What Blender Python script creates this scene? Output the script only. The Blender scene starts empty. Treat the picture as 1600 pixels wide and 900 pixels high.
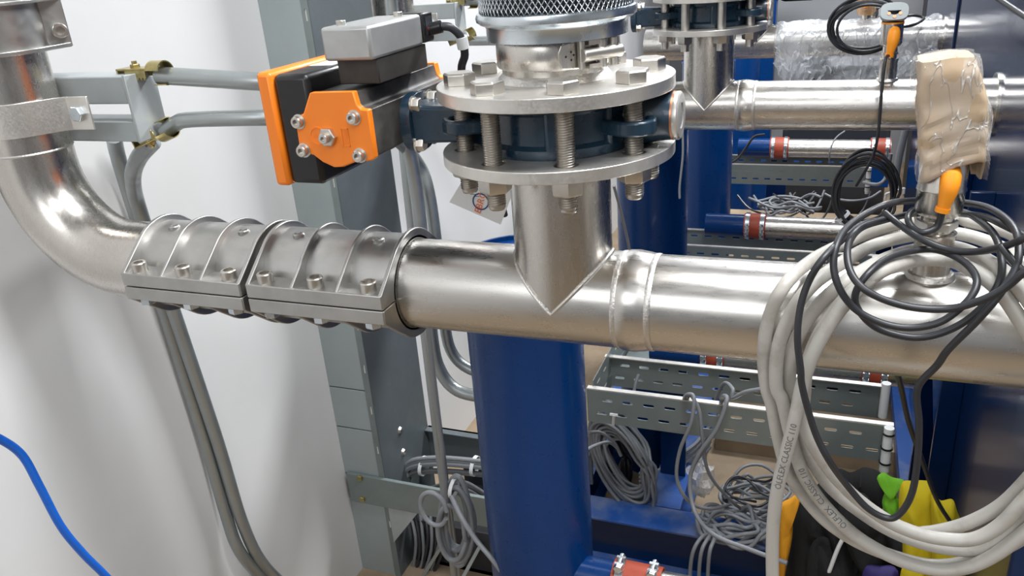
import bpy, bmesh, math, random
from mathutils import Vector, Matrix, noise
random.seed(7)
C = bpy.context.scene.collection
sc = bpy.context.scene
PI = math.pi
# ------------------------------------------------------------------ camera
F = 1270.0
R = Matrix(((0.93220964, -0.07595871, 0.35385797),
            (0.35438611, 0.39001819, -0.84988017),
            (-0.07345524, 0.91766883, 0.39049743)))
cam_d = bpy.data.cameras.new('camera'); cam = bpy.data.objects.new('camera', cam_d); C.objects.link(cam)
cam.matrix_world = R.to_4x4()
cam_d.sensor_width = 36; cam_d.lens = F / 1600 * 36; cam_d.clip_start = 0.01; cam_d.clip_end = 60
sc.camera = cam
# ------------------------------------------------------------------ world, lights, exposure
w = bpy.data.worlds.new('world'); sc.world = w; w.use_nodes = True
w.node_tree.nodes['Background'].inputs[0].default_value = (0.8, 0.85, 0.9, 1)
w.node_tree.nodes['Background'].inputs[1].default_value = 0.3
def area(name, loc, sx, sy, power, target=None, col=(0.96, 0.98, 1.0)):
    l = bpy.data.lights.new(name, 'AREA'); l.shape = 'RECTANGLE'; l.size = sx; l.size_y = sy
    l.energy = power; l.color = col
    o = bpy.data.objects.new(name, l); C.objects.link(o); o.location = loc
    if target:
        o.rotation_euler = (Vector(target) - Vector(loc)).to_track_quat('-Z', 'Y').to_euler()
    return o
area('ceiling_batten', (0.55, 0.55, 1.40), 1.3, 0.45, 30)
area('ceiling_batten', (0.7, -1.2, 1.45), 0.4, 1.4, 11)
area('ceiling_batten', (0.40, 2.75, 1.45), 1.0, 0.30, 55)
area('ceiling_batten', (0.0, 4.0, 1.45), 1.4, 0.3, 12)
area('aisle_lamp', (-0.5, -1.6, 0.9), 0.9, 0.9, 6, (-0.4, 0.7, -0.4))
sc.view_settings.view_transform = 'Standard'; sc.view_settings.look = 'None'
sc.view_settings.gamma = 1; sc.view_settings.exposure = 1.05
# ------------------------------------------------------------------ helpers
def P(px, py, X=None, Y=None, Z=None):
    """point of the place seen at a photograph pixel, at a known X, Y or Z"""
    d = R @ Vector(((px - 800) / F, -(py - 450) / F, -1))
    if X is not None: return d * (X / d.x)
    if Y is not None: return d * (Y / d.y)
    return d * (Z / d.z)
def spline(pts, n=8, closed=False):
    pts = [Vector(p) for p in pts]; out = []; N = len(pts)
    for i in range(N if closed else N - 1):
        if closed: p0, p1, p2, p3 = pts[i - 1], pts[i], pts[(i + 1) % N], pts[(i + 2) % N]
        else: p0, p1, p2, p3 = pts[max(i - 1, 0)], pts[i], pts[i + 1], pts[min(i + 2, N - 1)]
        for k in range(n):
            t = k / n; t2 = t * t; t3 = t2 * t
            out.append(0.5 * ((2 * p1) + (p2 - p0) * t + (2 * p0 - 5 * p1 + 4 * p2 - p3) * t2 + (3 * p1 - p0 - 3 * p2 + p3) * t3))
    if not closed: out.append(pts[-1])
    return out
def frames(path, closed=False):
    T = []
    n = len(path)
    for i in range(n):
        a = path[i - 1] if (i > 0 or closed) else path[0]
        b = path[(i + 1) % n] if (i < n - 1 or closed) else path[-1]
        t = (b - a); T.append(t.normalized() if t.length > 1e-9 else Vector((0, 0, 1)))
    u = T[0].orthogonal().normalized(); U = []
    for t in T:
        u = (u - t * u.dot(t)).normalized(); U.append(u)
    return T, U
I4 = Matrix.Identity(4)
def MX(origin, x, y, z):
    m = Matrix((Vector(x), Vector(y), Vector(z))).transposed().to_4x4(); m.translation = Vector(origin); return m
class MB:
    def __init__(s, M=I4): s.v = []; s.f = []; s.M = M
    def add(s, vs, fs):
        b = len(s.v); s.v += [s.M @ Vector(v) for v in vs]; s.f += [tuple(i + b for i in f) for f in fs]; return s
    def box(s, a, b):
        (x0, y0, z0), (x1, y1, z1) = a, b
        return s.add([(x0, y0, z0), (x1, y0, z0), (x1, y1, z0), (x0, y1, z0), (x0, y0, z1), (x1, y0, z1), (x1, y1, z1), (x0, y1, z1)],
                     [(0, 3, 2, 1), (4, 5, 6, 7), (0, 1, 5, 4), (1, 2, 6, 5), (2, 3, 7, 6), (3, 0, 4, 7)])
    def tube(s, path, r, seg=16, closed=False, cap=True):
        path = [Vector(p) for p in path]; T, U = frames(path, closed); n = len(path); vs = []; fs = []
        for i, p in enumerate(path):
            rr = r[i] if isinstance(r, (list, tuple)) else r
            V = T[i].cross(U[i])
            for k in range(seg):
                a = 2 * PI * k / seg; vs.append(p + (U[i] * math.cos(a) + V * math.sin(a)) * rr)
        for i in range(n if closed else n - 1):
            j = (i + 1) % n
            off = 0
            if closed and j == 0:
                d = vs[0] - path[0]; best = min(range(seg), key=lambda k: ((vs[i * seg + k] - path[i]) - d).length); off = best
            for k in range(seg):
                fs.append((i * seg + (k + off) % seg, i * seg + (k + 1 + off) % seg, j * seg + (k + 1) % seg, j * seg + k))
        if cap and not closed:
            fs.append(tuple(range(seg))[::-1]); fs.append(tuple((n - 1) * seg + k for k in range(seg)))
        return s.add(vs, fs)
    def cyl(s, a, b, r, seg=24, r2=None): return s.tube([a, b], [r, r if r2 is None else r2], seg)
    def lathe(s, prof, o=(0, 0, 0), ax=(0, 0, 1), seg=32, a0=0, a1=2 * PI):
        """profile [(radius, height)] turned round an axis; closed if the profile repeats its first point"""
        ax = Vector(ax).normalized(); u = ax.orthogonal().normalized()
        if abs(ax.z) > .99: u = Vector((1, 0, 0))
        elif abs(ax.x) > .99: u = Vector((0, 1, 0))
        v = ax.cross(u); o = Vector(o); vs = []; fs = []; full = abs(a1 - a0 - 2 * PI) < 1e-6
        n = len(prof); m = seg if full else seg + 1
        for j in range(m):
            a = a0 + (a1 - a0) * j / seg
            for r, h in prof: vs.append(o + ax * h + (u * math.cos(a) + v * math.sin(a)) * r)
        for j in range(seg):
            jj = (j + 1) % m
            for i in range(n - 1): fs.append((j * n + i, jj * n + i, jj * n + i + 1, j * n + i + 1))
        if not full:
            fs.append(tuple(range(n))); fs.append(tuple((m - 1) * n + i for i in range(n))[::-1])
        return s.add(vs, fs)
    def plate(s, outer, holes, h0, h1, M=I4):
        """2-D outline with holes, thick from h0 to h1 along local z"""
        bm = bmesh.new(); es = []
        for loop in [outer] + holes:
            vv = [bm.verts.new((x, y, h0)) for x, y in loop]
            for i in range(len(vv)): es.append(bm.edges.new((vv[i], vv[(i + 1) % len(vv)])))
        bmesh.ops.triangle_fill(bm, use_beauty=True, edges=es)
        r = bmesh.ops.extrude_face_region(bm, geom=bm.faces[:])
        for g in r['geom']:
            if isinstance(g, bmesh.types.BMVert): g.co.z = h1
        bmesh.ops.recalc_face_normals(bm, faces=bm.faces[:])
        bm.verts.index_update()
        s.add([M @ v.co for v in bm.verts], [tuple(v.index for v in f.verts) for f in bm.faces]); bm.free(); return s
    def hexa(s, c, r, h, ax=(0, 0, 1), rot=0):
        """hexagon prism with chamfered top"""
        ax = Vector(ax).normalized(); u = ax.orthogonal().normalized()
        if abs(ax.z) > .9: u = Vector((1, 0, 0))
        v = ax.cross(u); c = Vector(c); vs = []
        for (hh, rr) in ((0, 1), (h * .86, 1), (h, .9)):
            for k in range(6):
                a = rot + PI / 3 * k; vs.append(c + ax * hh + (u * math.cos(a) + v * math.sin(a)) * r * rr)
        fs = [tuple(range(6))[::-1], tuple(range(12, 18))]
        for l in (0, 6):
            for k in range(6): fs.append((l + k, l + (k + 1) % 6, l + 6 + (k + 1) % 6, l + 6 + k))
        return s.add(vs, fs)
    def build(s, name, m, parent=None, bevel=0, ang=35, loc=None):
        me = bpy.data.meshes.new(name)
        o = bpy.data.objects.new(name, me); C.objects.link(o)
        org = Vector((0, 0, 0))
        if parent is not None:
            q = parent
            while q is not None: org = org + q.location; q = q.parent
        elif loc is not None: org = Vector(loc)
        else:
            org = sum(s.v, Vector()) / len(s.v); org.z = min(v.z for v in s.v)
        me.from_pydata([v - org for v in s.v], [], s.f)
        if not parent: o.location = org
        bm = bmesh.new(); bm.from_mesh(me); bmesh.ops.recalc_face_normals(bm, faces=bm.faces[:]); bm.to_mesh(me); bm.free()
        me.materials.append(m)
        for p in me.polygons: p.use_smooth = True
        me.set_sharp_from_angle(angle=math.radians(ang))
        if parent: o.parent = parent
        if bevel:
            b = o.modifiers.new('bevel', 'BEVEL'); b.width = bevel; b.segments = 2; b.limit_method = 'ANGLE'; b.angle_limit = math.radians(40)
        return o
def tag(o, label, cat, group=None, kind=None):
    if label: o['label'] = label
    if cat: o['category'] = cat
    if group: o['group'] = group
    if kind: o['kind'] = kind
    return o
def empty(name, loc, label, cat, group=None):
    o = bpy.data.objects.new(name, None); C.objects.link(o); o.location = Vector(loc); o.empty_display_size = .02
    return tag(o, label, cat, group)
def inst(src, parent, loc):
    """another copy of a part (with its sub-parts), sharing mesh data"""
    c = src.copy(); C.objects.link(c); c.parent = parent; c.location = Vector(loc)
    for ch in [x for x in bpy.data.objects if x.parent == src]:
        d = ch.copy(); C.objects.link(d); d.parent = c
    return c
def dup(root, off, label, group=None):
    r = root.copy(); C.objects.link(r); r.location = root.location + Vector(off); r['label'] = label
    if group: r['group'] = group
    for ch in list(root.children):
        c = ch.copy(); C.objects.link(c); c.parent = r
        for g in list(ch.children):
            d = g.copy(); C.objects.link(d); d.parent = c
    return r
def struct(o): o['kind'] = 'structure'; return o
def circ(r, n=48, c=(0, 0), a=0): return [(c[0] + r * math.cos(a + 2 * PI * k / n), c[1] + r * math.sin(a + 2 * PI * k / n)) for k in range(n)]
def slot(cx, cy, l, w_, n=5):
    out = []
    for s_ in (1, -1):
        for k in range(n + 1):
            a = -PI / 2 + PI * k / n + (0 if s_ == 1 else PI)
            out.append((cx + s_ * (l - w_) / 2 + w_ / 2 * math.cos(a), cy + w_ / 2 * math.sin(a)))
    return out
# ------------------------------------------------------------------ materials
def mat(name, col, rough=.5, metal=0., coat=0., noise_s=0, noise_c=None, noise_f=.5, bump=0., bump_s=60, stretch=(1, 1, 1),
        rvar=0., spec=.5, trans=0., lo=.35, hi=.65, aniso=0.):
    m = bpy.data.materials.new(name); m.use_nodes = True; nt = m.node_tree; b = nt.nodes['Principled BSDF']
    b.inputs['Base Color'].default_value = (*col, 1); b.inputs['Roughness'].default_value = rough
    b.inputs['Metallic'].default_value = metal; b.inputs['Coat Weight'].default_value = coat
    b.inputs['Specular IOR Level'].default_value = spec; b.inputs['Transmission Weight'].default_value = trans
    b.inputs['Anisotropic'].default_value = aniso
    tc = nt.nodes.new('ShaderNodeTexCoord'); mp = nt.nodes.new('ShaderNodeMapping'); nt.links.new(tc.outputs['Object'], mp.inputs[0])
    mp.inputs['Scale'].default_value = stretch
    if noise_c is not None:
        n = nt.nodes.new('ShaderNodeTexNoise'); n.inputs['Scale'].default_value = noise_s; n.inputs['Detail'].default_value = 6; n.inputs['Roughness'].default_value = .6
        nt.links.new(mp.outputs[0], n.inputs[0])
        r = nt.nodes.new('ShaderNodeValToRGB'); r.color_ramp.elements[0].position = lo; r.color_ramp.elements[1].position = hi
        r.color_ramp.elements[0].color = (*col, 1); r.color_ramp.elements[1].color = (*[c * (1 - noise_f) + d * noise_f for c, d in zip(col, noise_c)], 1)
        nt.links.new(n.outputs[0], r.inputs[0]); nt.links.new(r.outputs[0], b.inputs['Base Color'])
    if bump or rvar:
        n2 = nt.nodes.new('ShaderNodeTexNoise'); n2.inputs['Scale'].default_value = bump_s; n2.inputs['Detail'].default_value = 5
        nt.links.new(mp.outputs[0], n2.inputs[0])
        if bump:
            bp = nt.nodes.new('ShaderNodeBump'); bp.inputs['Strength'].default_value = bump; bp.inputs['Distance'].default_value = .001
            nt.links.new(n2.outputs[0], bp.inputs['Height']); nt.links.new(bp.outputs[0], b.inputs['Normal'])
        if rvar:
            mr = nt.nodes.new('ShaderNodeMapRange'); mr.inputs[1].default_value = .3; mr.inputs[2].default_value = .7
            mr.inputs[3].default_value = max(rough - rvar, .02); mr.inputs[4].default_value = rough + rvar
            nt.links.new(n2.outputs[0], mr.inputs[0]); nt.links.new(mr.outputs[0], b.inputs['Roughness'])
    return m
STEEL = mat('stainless', (.68, .66, .63), .29, 1, noise_s=10, noise_c=(.50, .47, .43), noise_f=.40, bump=.02, bump_s=200, stretch=(.2, 1, 1), rvar=.04, lo=.3, hi=.75)
STEELZ = mat('stainless_upright', (.66, .63, .59), .27, 1, noise_s=12, noise_c=(.50, .46, .41), noise_f=.35, bump=.015, bump_s=200, stretch=(1, 1, .3), rvar=.03, lo=.3, hi=.75)
WELD = mat('weld', (.66, .64, .61), .42, 1, bump=.6, bump_s=420, rvar=.1)
FLG = mat('machined_flange', (.80, .78, .74), .38, .85, noise_s=30, noise_c=(.55, .52, .48), noise_f=.5, bump=.08, bump_s=500, rvar=.08)
BOLT = mat('bolt_steel', (.66, .63, .58), .36, 1, noise_s=60, noise_c=(.5, .47, .43), noise_f=.5, bump=.02, bump_s=200, rvar=.04)
THREAD = mat('thread_steel', (.52, .49, .45), .38, 1)
CAST = mat('cast_aluminium', (.52, .515, .50), .40, .95, noise_s=18, noise_c=(.36, .35, .33), noise_f=.5, bump=.10, bump_s=70, rvar=.08)
GALV = mat('galvanised', (.40, .43, .43), .42, .85, noise_s=18, noise_c=(.36, .39, .40), noise_f=.6, bump=.06, bump_s=60, rvar=.08)
GALVB = mat('bright_zinc', (.72, .78, .82), .25, .95, noise_s=20, noise_c=(.5, .56, .6), noise_f=.5, rvar=.06)
ZYEL = mat('yellow_zinc', (.62, .52, .24), .35, .95, noise_s=50, noise_c=(.30, .26, .12), noise_f=.7, rvar=.08)
GPAINT = mat('grey_primer', (.36, .40, .41), .5, .25, noise_s=12, noise_c=(.52, .54, .54), noise_f=.5, bump=.1, bump_s=80)
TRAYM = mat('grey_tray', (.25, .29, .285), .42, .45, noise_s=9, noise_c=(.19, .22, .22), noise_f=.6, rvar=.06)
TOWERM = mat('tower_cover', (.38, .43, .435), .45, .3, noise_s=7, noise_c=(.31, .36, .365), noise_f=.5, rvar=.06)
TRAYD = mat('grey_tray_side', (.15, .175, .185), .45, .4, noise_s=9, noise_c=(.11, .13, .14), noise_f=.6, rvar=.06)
WALL = mat('white_wall', (.70, .70, .695), .55, noise_s=3, noise_c=(.64, .63, .615), noise_f=.5, bump=.15, bump_s=30)
CEIL = mat('ceiling_grey', (.42, .43, .44), .8)
BACK = mat('back_wall_grey', (.34, .35, .37), .7, noise_s=3, noise_c=(.28, .29, .31), noise_f=.5)
FLOOR = mat('dusty_floor', (.23, .165, .105), .75, noise_s=7, noise_c=(.36, .28, .19), noise_f=.9, bump=.5, bump_s=60)
BLUE = mat('blue_gloss_paint', (.0004, .030, .135), .30, 0, .12, noise_s=8, noise_c=(.001, .04, .17), noise_f=.4, rvar=.04, spec=.3)
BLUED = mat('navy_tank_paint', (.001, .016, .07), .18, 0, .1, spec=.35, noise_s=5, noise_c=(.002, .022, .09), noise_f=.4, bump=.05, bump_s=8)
BLUEF = mat('blue_frame_paint', (.004, .06, .27), .45, 0, .1, noise_s=11, noise_c=(.20, .22, .25), noise_f=.6, lo=.45, hi=.72)
TEAL = mat('valve_enamel', (.006, .024, .045), .32, 0, .3, noise_s=30, noise_c=(.02, .05, .08), noise_f=.5, bump=.3, bump_s=120, rvar=.08)
ORANGE = mat('orange_plastic', (.95, .235, .010), .40, 0, .15)
ORANGES = mat('orange_connector', (1.0, .34, .015), .45)
BLACK = mat('black_plastic', (.006, .006, .007), .38, 0, .1, noise_s=10, noise_c=(.05, .047, .043), noise_f=.4, lo=.55, hi=.85, rvar=.08)
DUSTY = mat('dusty_black_housing', (.014, .013, .013), .42, .1, noise_s=14, noise_c=(.26, .24, .22), noise_f=.7, lo=.42, hi=.8)
DBLOCK = mat('dark_block', (.030, .027, .024), .5, .4, noise_s=12, noise_c=(.12, .11, .10), noise_f=.5)
ALU = mat('anodised_aluminium', (.42, .425, .42), .42, .7, noise_s=15, noise_c=(.66, .66, .66), noise_f=.5)
RUBBER = mat('red_rubber', (.33, .045, .018), .5, noise_s=20, noise_c=(.42, .08, .04), noise_f=.5)
WCAB = mat('white_cable', (.50, .48, .44), .42, noise_s=30, noise_c=(.20, .16, .12), noise_f=.6, lo=.5, hi=.76)
GCAB = mat('grey_cable', (.22, .23, .245), .42)
DCAB = mat('dark_cable', (.028, .029, .033), .40)
BCAB = mat('blue_cable', (.008, .13, .62), .38, noise_s=40, noise_c=(.01, .06, .3), noise_f=.5, lo=.55, hi=.7)
CARD = mat('cardboard', (.52, .385, .25), .8, noise_s=60, noise_c=(.58, .44, .30), noise_f=.4, bump=.3, bump_s=25)
WHITE = mat('white_plastic', (.75, .76, .76), .4)
PRINT = mat('print_grey', (.12, .12, .13), .6)
INKO = mat('ink_orange', (.85, .16, .02), .6)
INKN = mat('ink_navy', (.02, .05, .16), .6)
PAPER = mat('white_card', (.78, .77, .75), .6)
FABK = mat('black_fabric', (.006, .006, .0065), .9, bump=.4, bump_s=300)
FABY = mat('yellow_fabric', (.55, .43, .004), .8, bump=.3, bump_s=200)
FABO = mat('amber_fabric', (.65, .28, .008), .8, bump=.3, bump_s=200)
FABL = mat('lime_fabric', (.14, .42, .015), .75, bump=.3, bump_s=200)
FABP = mat('purple_fabric', (.025, .015, .12), .7)
RED = mat('red_led', (.6, .01, .01), .4)
COPPER = mat('copper_washer', (.55, .25, .14), .35, .9)
DARKM = mat('dark_machine', (.02, .022, .028), .5)
def film(name, alpha=.3, tint=(.9, .93, .95), bs=40, bump=1.0, rough=.12, ca=.0, st=(1, 1, 1)):
    m = bpy.data.materials.new(name); m.use_nodes = True; nt = m.node_tree; b = nt.nodes['Principled BSDF']; L = nt.links.new
    b.inputs['Base Color'].default_value = (*tint, 1); b.inputs['Roughness'].default_value = rough
    b.inputs['Specular IOR Level'].default_value = .9
    tc = nt.nodes.new('ShaderNodeTexCoord'); n2 = nt.nodes.new('ShaderNodeTexNoise'); n2.inputs['Scale'].default_value = bs * .35; n2.inputs['Detail'].default_value = 3
    mp = nt.nodes.new('ShaderNodeMapping'); mp.inputs['Scale'].default_value = st; mp.inputs['Rotation'].default_value = (.2, .7, 0); L(tc.outputs['Object'], mp.inputs[0]); L(mp.outputs[0], n2.inputs[0])
    v = nt.nodes.new('ShaderNodeTexNoise'); v.inputs['Scale'].default_value = bs; v.inputs['Detail'].default_value = 2.5; v.inputs['Distortion'].default_value = .6; L(mp.outputs[0], v.inputs[0])
    sb = nt.nodes.new('ShaderNodeMath'); sb.operation = 'SUBTRACT'; sb.inputs[1].default_value = .5; L(v.outputs[0], sb.inputs[0])
    ab = nt.nodes.new('ShaderNodeMath'); ab.operation = 'ABSOLUTE'; L(sb.outputs[0], ab.inputs[0])
    cr = nt.nodes.new('ShaderNodeMapRange'); cr.inputs[1].default_value = 0; cr.inputs[2].default_value = .028; cr.inputs[3].default_value = 1; cr.inputs[4].default_value = 0; L(ab.outputs[0], cr.inputs[0])
    ad = nt.nodes.new('ShaderNodeMath'); ad.operation = 'MULTIPLY_ADD'; ad.inputs[1].default_value = .3; L(cr.outputs[0], ad.inputs[0]); L(n2.outputs[0], ad.inputs[2])
    bp = nt.nodes.new('ShaderNodeBump'); bp.inputs['Strength'].default_value = bump; bp.inputs['Distance'].default_value = .004
    L(ad.outputs[0], bp.inputs['Height']); L(bp.outputs[0], b.inputs['Normal'])
    al = nt.nodes.new('ShaderNodeMapRange'); al.inputs[1].default_value = .3; al.inputs[2].default_value = 1.1; al.inputs[3].default_value = alpha * .55; al.inputs[4].default_value = min(alpha * 2.4, 1)
    L(ad.outputs[0], al.inputs[0])
    a2 = nt.nodes.new('ShaderNodeMath'); a2.operation = 'MULTIPLY_ADD'; a2.inputs[1].default_value = ca; a2.use_clamp = True; L(cr.outputs[0], a2.inputs[0]); L(al.outputs[0], a2.inputs[2]); L(a2.outputs[0], b.inputs['Alpha'])  # creases made more opaque, painting white highlight streaks into the film
    return m
FILM = film('clear_tape', .14, (.97, .95, .92), 70, 1.0, .08, .42, (1, 1, .4))
WRAP = film('plastic_wrap', .40, (.90, .93, .96), 30, 1.0, .10, .3, (1, 1, .6))

# ------------------------------------------------------------------ lettering
def text_verts(s, size):
    cu = bpy.data.curves.new('t', 'FONT'); cu.body = s; cu.size = size; cu.resolution_u = 2; cu.align_x = 'LEFT'
    o = bpy.data.objects.new('t', cu); C.objects.link(o); bpy.context.view_layer.update()
    me = bpy.data.meshes.new_from_object(o.evaluated_get(bpy.context.evaluated_depsgraph_get()))
    bm = bmesh.new(); bm.from_mesh(me)
    for _ in range(1):
        bmesh.ops.subdivide_edges(bm, edges=[e for e in bm.edges if e.calc_length() > size * .25], cuts=2)
    bmesh.ops.triangulate(bm, faces=bm.faces[:]); bm.verts.index_update()
    r = ([v.co.copy() for v in bm.verts], [tuple(v.index for v in f.verts) for f in bm.faces])
    bm.free(); bpy.data.objects.remove(o); bpy.data.curves.remove(cu); bpy.data.meshes.remove(me)
    return r
def flat_text(s, size, M, name, m, parent, d=.0003):
    vs, fs = text_verts(s, size); mb = MB(M); n = len(vs)
    mb.add([(v.x, v.y, d) for v in vs], fs)
    return mb.build(name, m, parent)
def tube_text(s, size, path, r, s0, ang_dir, m, parent, name='printed_text', flip=False):
    """lettering wrapped on a cable: path points, cable radius, start index, direction the print faces"""
    vs, fs = text_verts(s, size); cum = [0]
    for a, b in zip(path, path[1:]): cum.append(cum[-1] + (b - a).length)
    out = []
    base = cum[s0]
    for v in vs:
        L = base + (-v.x if flip else v.x); L = min(max(L, 0), cum[-1] - 1e-6)
        i = 0
        lo, hi = 0, len(cum) - 1
        while hi - lo > 1:
            mid = (lo + hi) // 2
            if cum[mid] <= L: lo = mid
            else: hi = mid
        t = (L - cum[lo]) / max(cum[lo + 1] - cum[lo], 1e-9)
        p = path[lo].lerp(path[lo + 1], t); T = (path[lo + 1] - path[lo]).normalized()
        N = (ang_dir - T * ang_dir.dot(T)).normalized(); B = N.cross(T)
        if flip: B = -B
        a = (v.y - size * .35) / r
        out.append(p + (N * math.cos(a) + B * math.sin(a)) * (r + .0002))
    mb = MB(); mb.add(out, fs); return mb.build(name, m, parent)

# ------------------------------------------------------------------ SETTING
WX = -.965; FZ = -1.34; CZ = 1.6
struct(MB().box((WX - .1, -2.6, FZ - .1), (WX, 5.2, CZ)).build('wall_left', WALL))
struct(MB().box((WX, 5.1, FZ - .1), (3.2, 5.2, CZ)).build('wall_back', BACK))
struct(MB().box((WX, -2.7, FZ - .1), (3.2, -2.6, CZ)).build('wall_front', BACK))
struct(MB().box((3.2, -2.6, FZ - .1), (3.3, 5.2, CZ)).build('wall_right', BACK))
struct(MB().box((WX, -2.6, FZ - .1), (3.2, 5.1, FZ)).build('floor', FLOOR))
struct(MB().box((WX, -2.6, CZ), (3.2, 5.2, CZ + .1)).build('ceiling', CEIL))

# ------------------------------------------------------------------ UNIT dimensions
RX = -.862; Y1 = .663; PZ = -.307; PR_ = .0445; TX = -.222; SP = .89
OFF = [(0, SP * k, 0) for k in range(4)]
# elbow pipe: riser, bend and the straight end inside the couplings
def elbow_path():
    path = [Vector((RX, Y1, .6)), Vector((RX, Y1, -.193))]
    for k in range(1, 13):
        a = PI + (PI / 2) * k / 12
        path.append(Vector((RX + .114 + .114 * math.cos(a), Y1, -.193 + .114 * math.sin(a))))
    path.append(Vector((-.535, Y1, PZ))); return path
elb = empty('elbow_pipe', (RX, Y1, -.193), 'stainless elbow pipe coming down the wall and bending right, nearest of its row', 'pipe')
MB().tube(elbow_path(), PR_, 56).build('pipe_bend', STEELZ, elb)
MB().lathe([(.0446, -.0015), (.0458, 0), (.0446, .0015)], (RX, Y1, -.178), seg=48).build('weld_seam', WELD, elb)
rs_seam = MB(); rs_seam.tube([(RX + .0447 * math.cos(-1.05), Y1 + .0447 * math.sin(-1.05), -.12), (RX + .0447 * math.cos(-1.05), Y1 + .0447 * math.sin(-1.05), .0)], .0006, 6)
rs_seam.build('seam_line', WELD, elb)
def riser_text(s, size, ang, z, name='stamped_mark'):
    vs, fs = text_verts(s, size); out = []
    for v in vs:   # reads downwards on the riser
        a = ang + (v.y - size * .35) / .0445
        out.append((RX + .0447 * math.cos(a), Y1 + .0447 * math.sin(a), z - v.x))
    return MB().add(out, fs).build(name, PRINT, elb)
riser_text('2U', .011, -.10, -.078); riser_text('93', .011, -.10, -.100)

# manifold pipe with tee and reducer
man = empty('manifold_pipe', (TX, Y1, PZ), 'stainless manifold pipe with welded tee and reducer, nearest to the camera', 'pipe')
MB().tube([(-.53, Y1, PZ), (-.166, Y1, PZ)], PR_, 64).build('tee_run', STEEL, man)
b = MB(); seg = 64; vs = []; fs = []
for k in range(seg):
    a = 2 * PI * k / seg; x = PR_ * math.cos(a); y = PR_ * math.sin(a)
    zs = [PZ + abs(x) - .001]; vs += [(TX + x, Y1 + y, PZ + abs(x) - .001), (TX + x, Y1 + y, -.165)]
for k in range(seg):
    j = (k + 1) % seg; fs.append((2 * k, 2 * j, 2 * j + 1, 2 * k + 1))
b.add(vs, fs).build('tee_branch', STEELZ, man)
wl = []
for k in range(96):
    a = 2 * PI * k / 96; x = PR_ * math.cos(a); y = PR_ * math.sin(a)
    wl.append(Vector((TX + x * 1.01, Y1 + y * 1.015, PZ + abs(x) * 1.015)))
MB().tube(wl, .0017, 8, closed=True).build('weld_seam', WELD, man)
MB().lathe([(PR_, 0), (.0462, .004), (.0466, .012), (.0452, .022), (.0438, .028), (.0436, .030)], (-.166, Y1, PZ), (1, 0, 0), 64).build('reducer', STEEL, man)
MB().tube([(-.137, Y1, PZ), (.245, Y1, PZ)], .0435, 64).build('pipe_run', STEEL, man)
for wx, wr in ((-.166, .0447), (-.137, .0438)):
    MB().lathe([(wr, -.0030), (wr + .0005, -.002), (wr + .0007, 0), (wr + .0005, .002), (wr, .0030)], (wx, Y1, PZ), (1, 0, 0), 64).build('weld_seam', WELD, man)
SX = .079
MB().lathe([(.0172, 0), (.0145, .003), (.0140, .006), (.0140, .034), (.0150, .036), (.0150, .039), (.0120, .040), (.0, .040)], (SX, Y1, PZ + .040), seg=40).build('sensor_socket', STEELZ, man)
MB().lathe([(.0150, -.002), (.0185, 0), (.0165, .0035), (.0140, .004)], (SX, Y1, PZ + .0425), seg=40).build('weld_seam', WELD, man)
# holes for lower flange
BC = [(.08 * math.cos(math.radians(22.5 + 45 * k)), .08 * math.sin(math.radians(22.5 + 45 * k))) for k in range(8)]
MB(Matrix.Translation((TX, Y1, 0))).plate(circ(.1, 96), [circ(.0098, 20, c) for c in BC] + [circ(.040, 48)], -.172, -.162).build('lower_flange', FLG, man, bevel=.0006)

# upper flange stub with its bolts
stub = empty('flanged_pipe_stub', (TX, Y1, -.1175), 'round stainless flange with pipe stub and eight hex bolts, nearest to the camera', 'flange')
MB(Matrix.Translation((TX, Y1, 0))).plate(circ(.1, 96), [circ(.0090, 20, c) for c in BC] + [circ(.040, 48)], -.1175, -.1065).build('flange_plate', FLG, stub, bevel=.0006)
MB().lathe([(.0435, 0), (.0435, .05), (.041, .05), (.041, 0), (.0435, 0)], (TX, Y1, -.1065), seg=64).build('pipe_end', STEELZ, stub)
MB().lathe([(.0435, .006), (.0455, .004), (.049, 0), (.0435, -.001)], (TX, Y1, -.1065), seg=64).build('weld_seam', WELD, stub)
def bolt_mesh(parent, c, rot, ridges=True):
    """hex bolt through the flanges: head, threaded shank, nut"""
    h = MB(); h.hexa((c[0], c[1], -.1065), .0138, .0100, rot=rot)
    o = h.build('hex_bolt', BOLT, None, bevel=.0004, loc=(c[0], c[1], -.1065)); o.location = Vector((c[0], c[1], -.1065)) - parent.location; o.parent = parent
    t = MB()
    prof = [(0.0, -.1065), (.0074, -.1065)]
    if ridges:
        z = -.110
        while z > -.197: prof += [(.0079, z), (.0068, z - .001)]; z -= .002
    prof += [(.0074, -.198), (.0062, -.2005), (0, -.2005)]
    me = t.lathe(prof, (c[0], c[1], 0), seg=18).build('threaded_shank', THREAD, o, ang=80)
    me.data.name = 'shank'
    for v in me.data.vertices: pass
    n = MB(); n.hexa((c[0], c[1], -.1725), .0138, .0130, ax=(0, 0, -1), rot=rot + .3)
    n.build('hex_nut', BOLT, o, bevel=.0004)
    return o
# the build() helper measures parents in their own chain, so bolts are built round the stub's bolt circle
def add_bolts(parent, ridges):
    for k, c in enumerate(BC):
        bolt_mesh(parent, (TX + c[0], Y1 + c[1]), .2 + .35 * ((k * 37) % 5), ridges)
add_bolts(stub, True)

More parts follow.
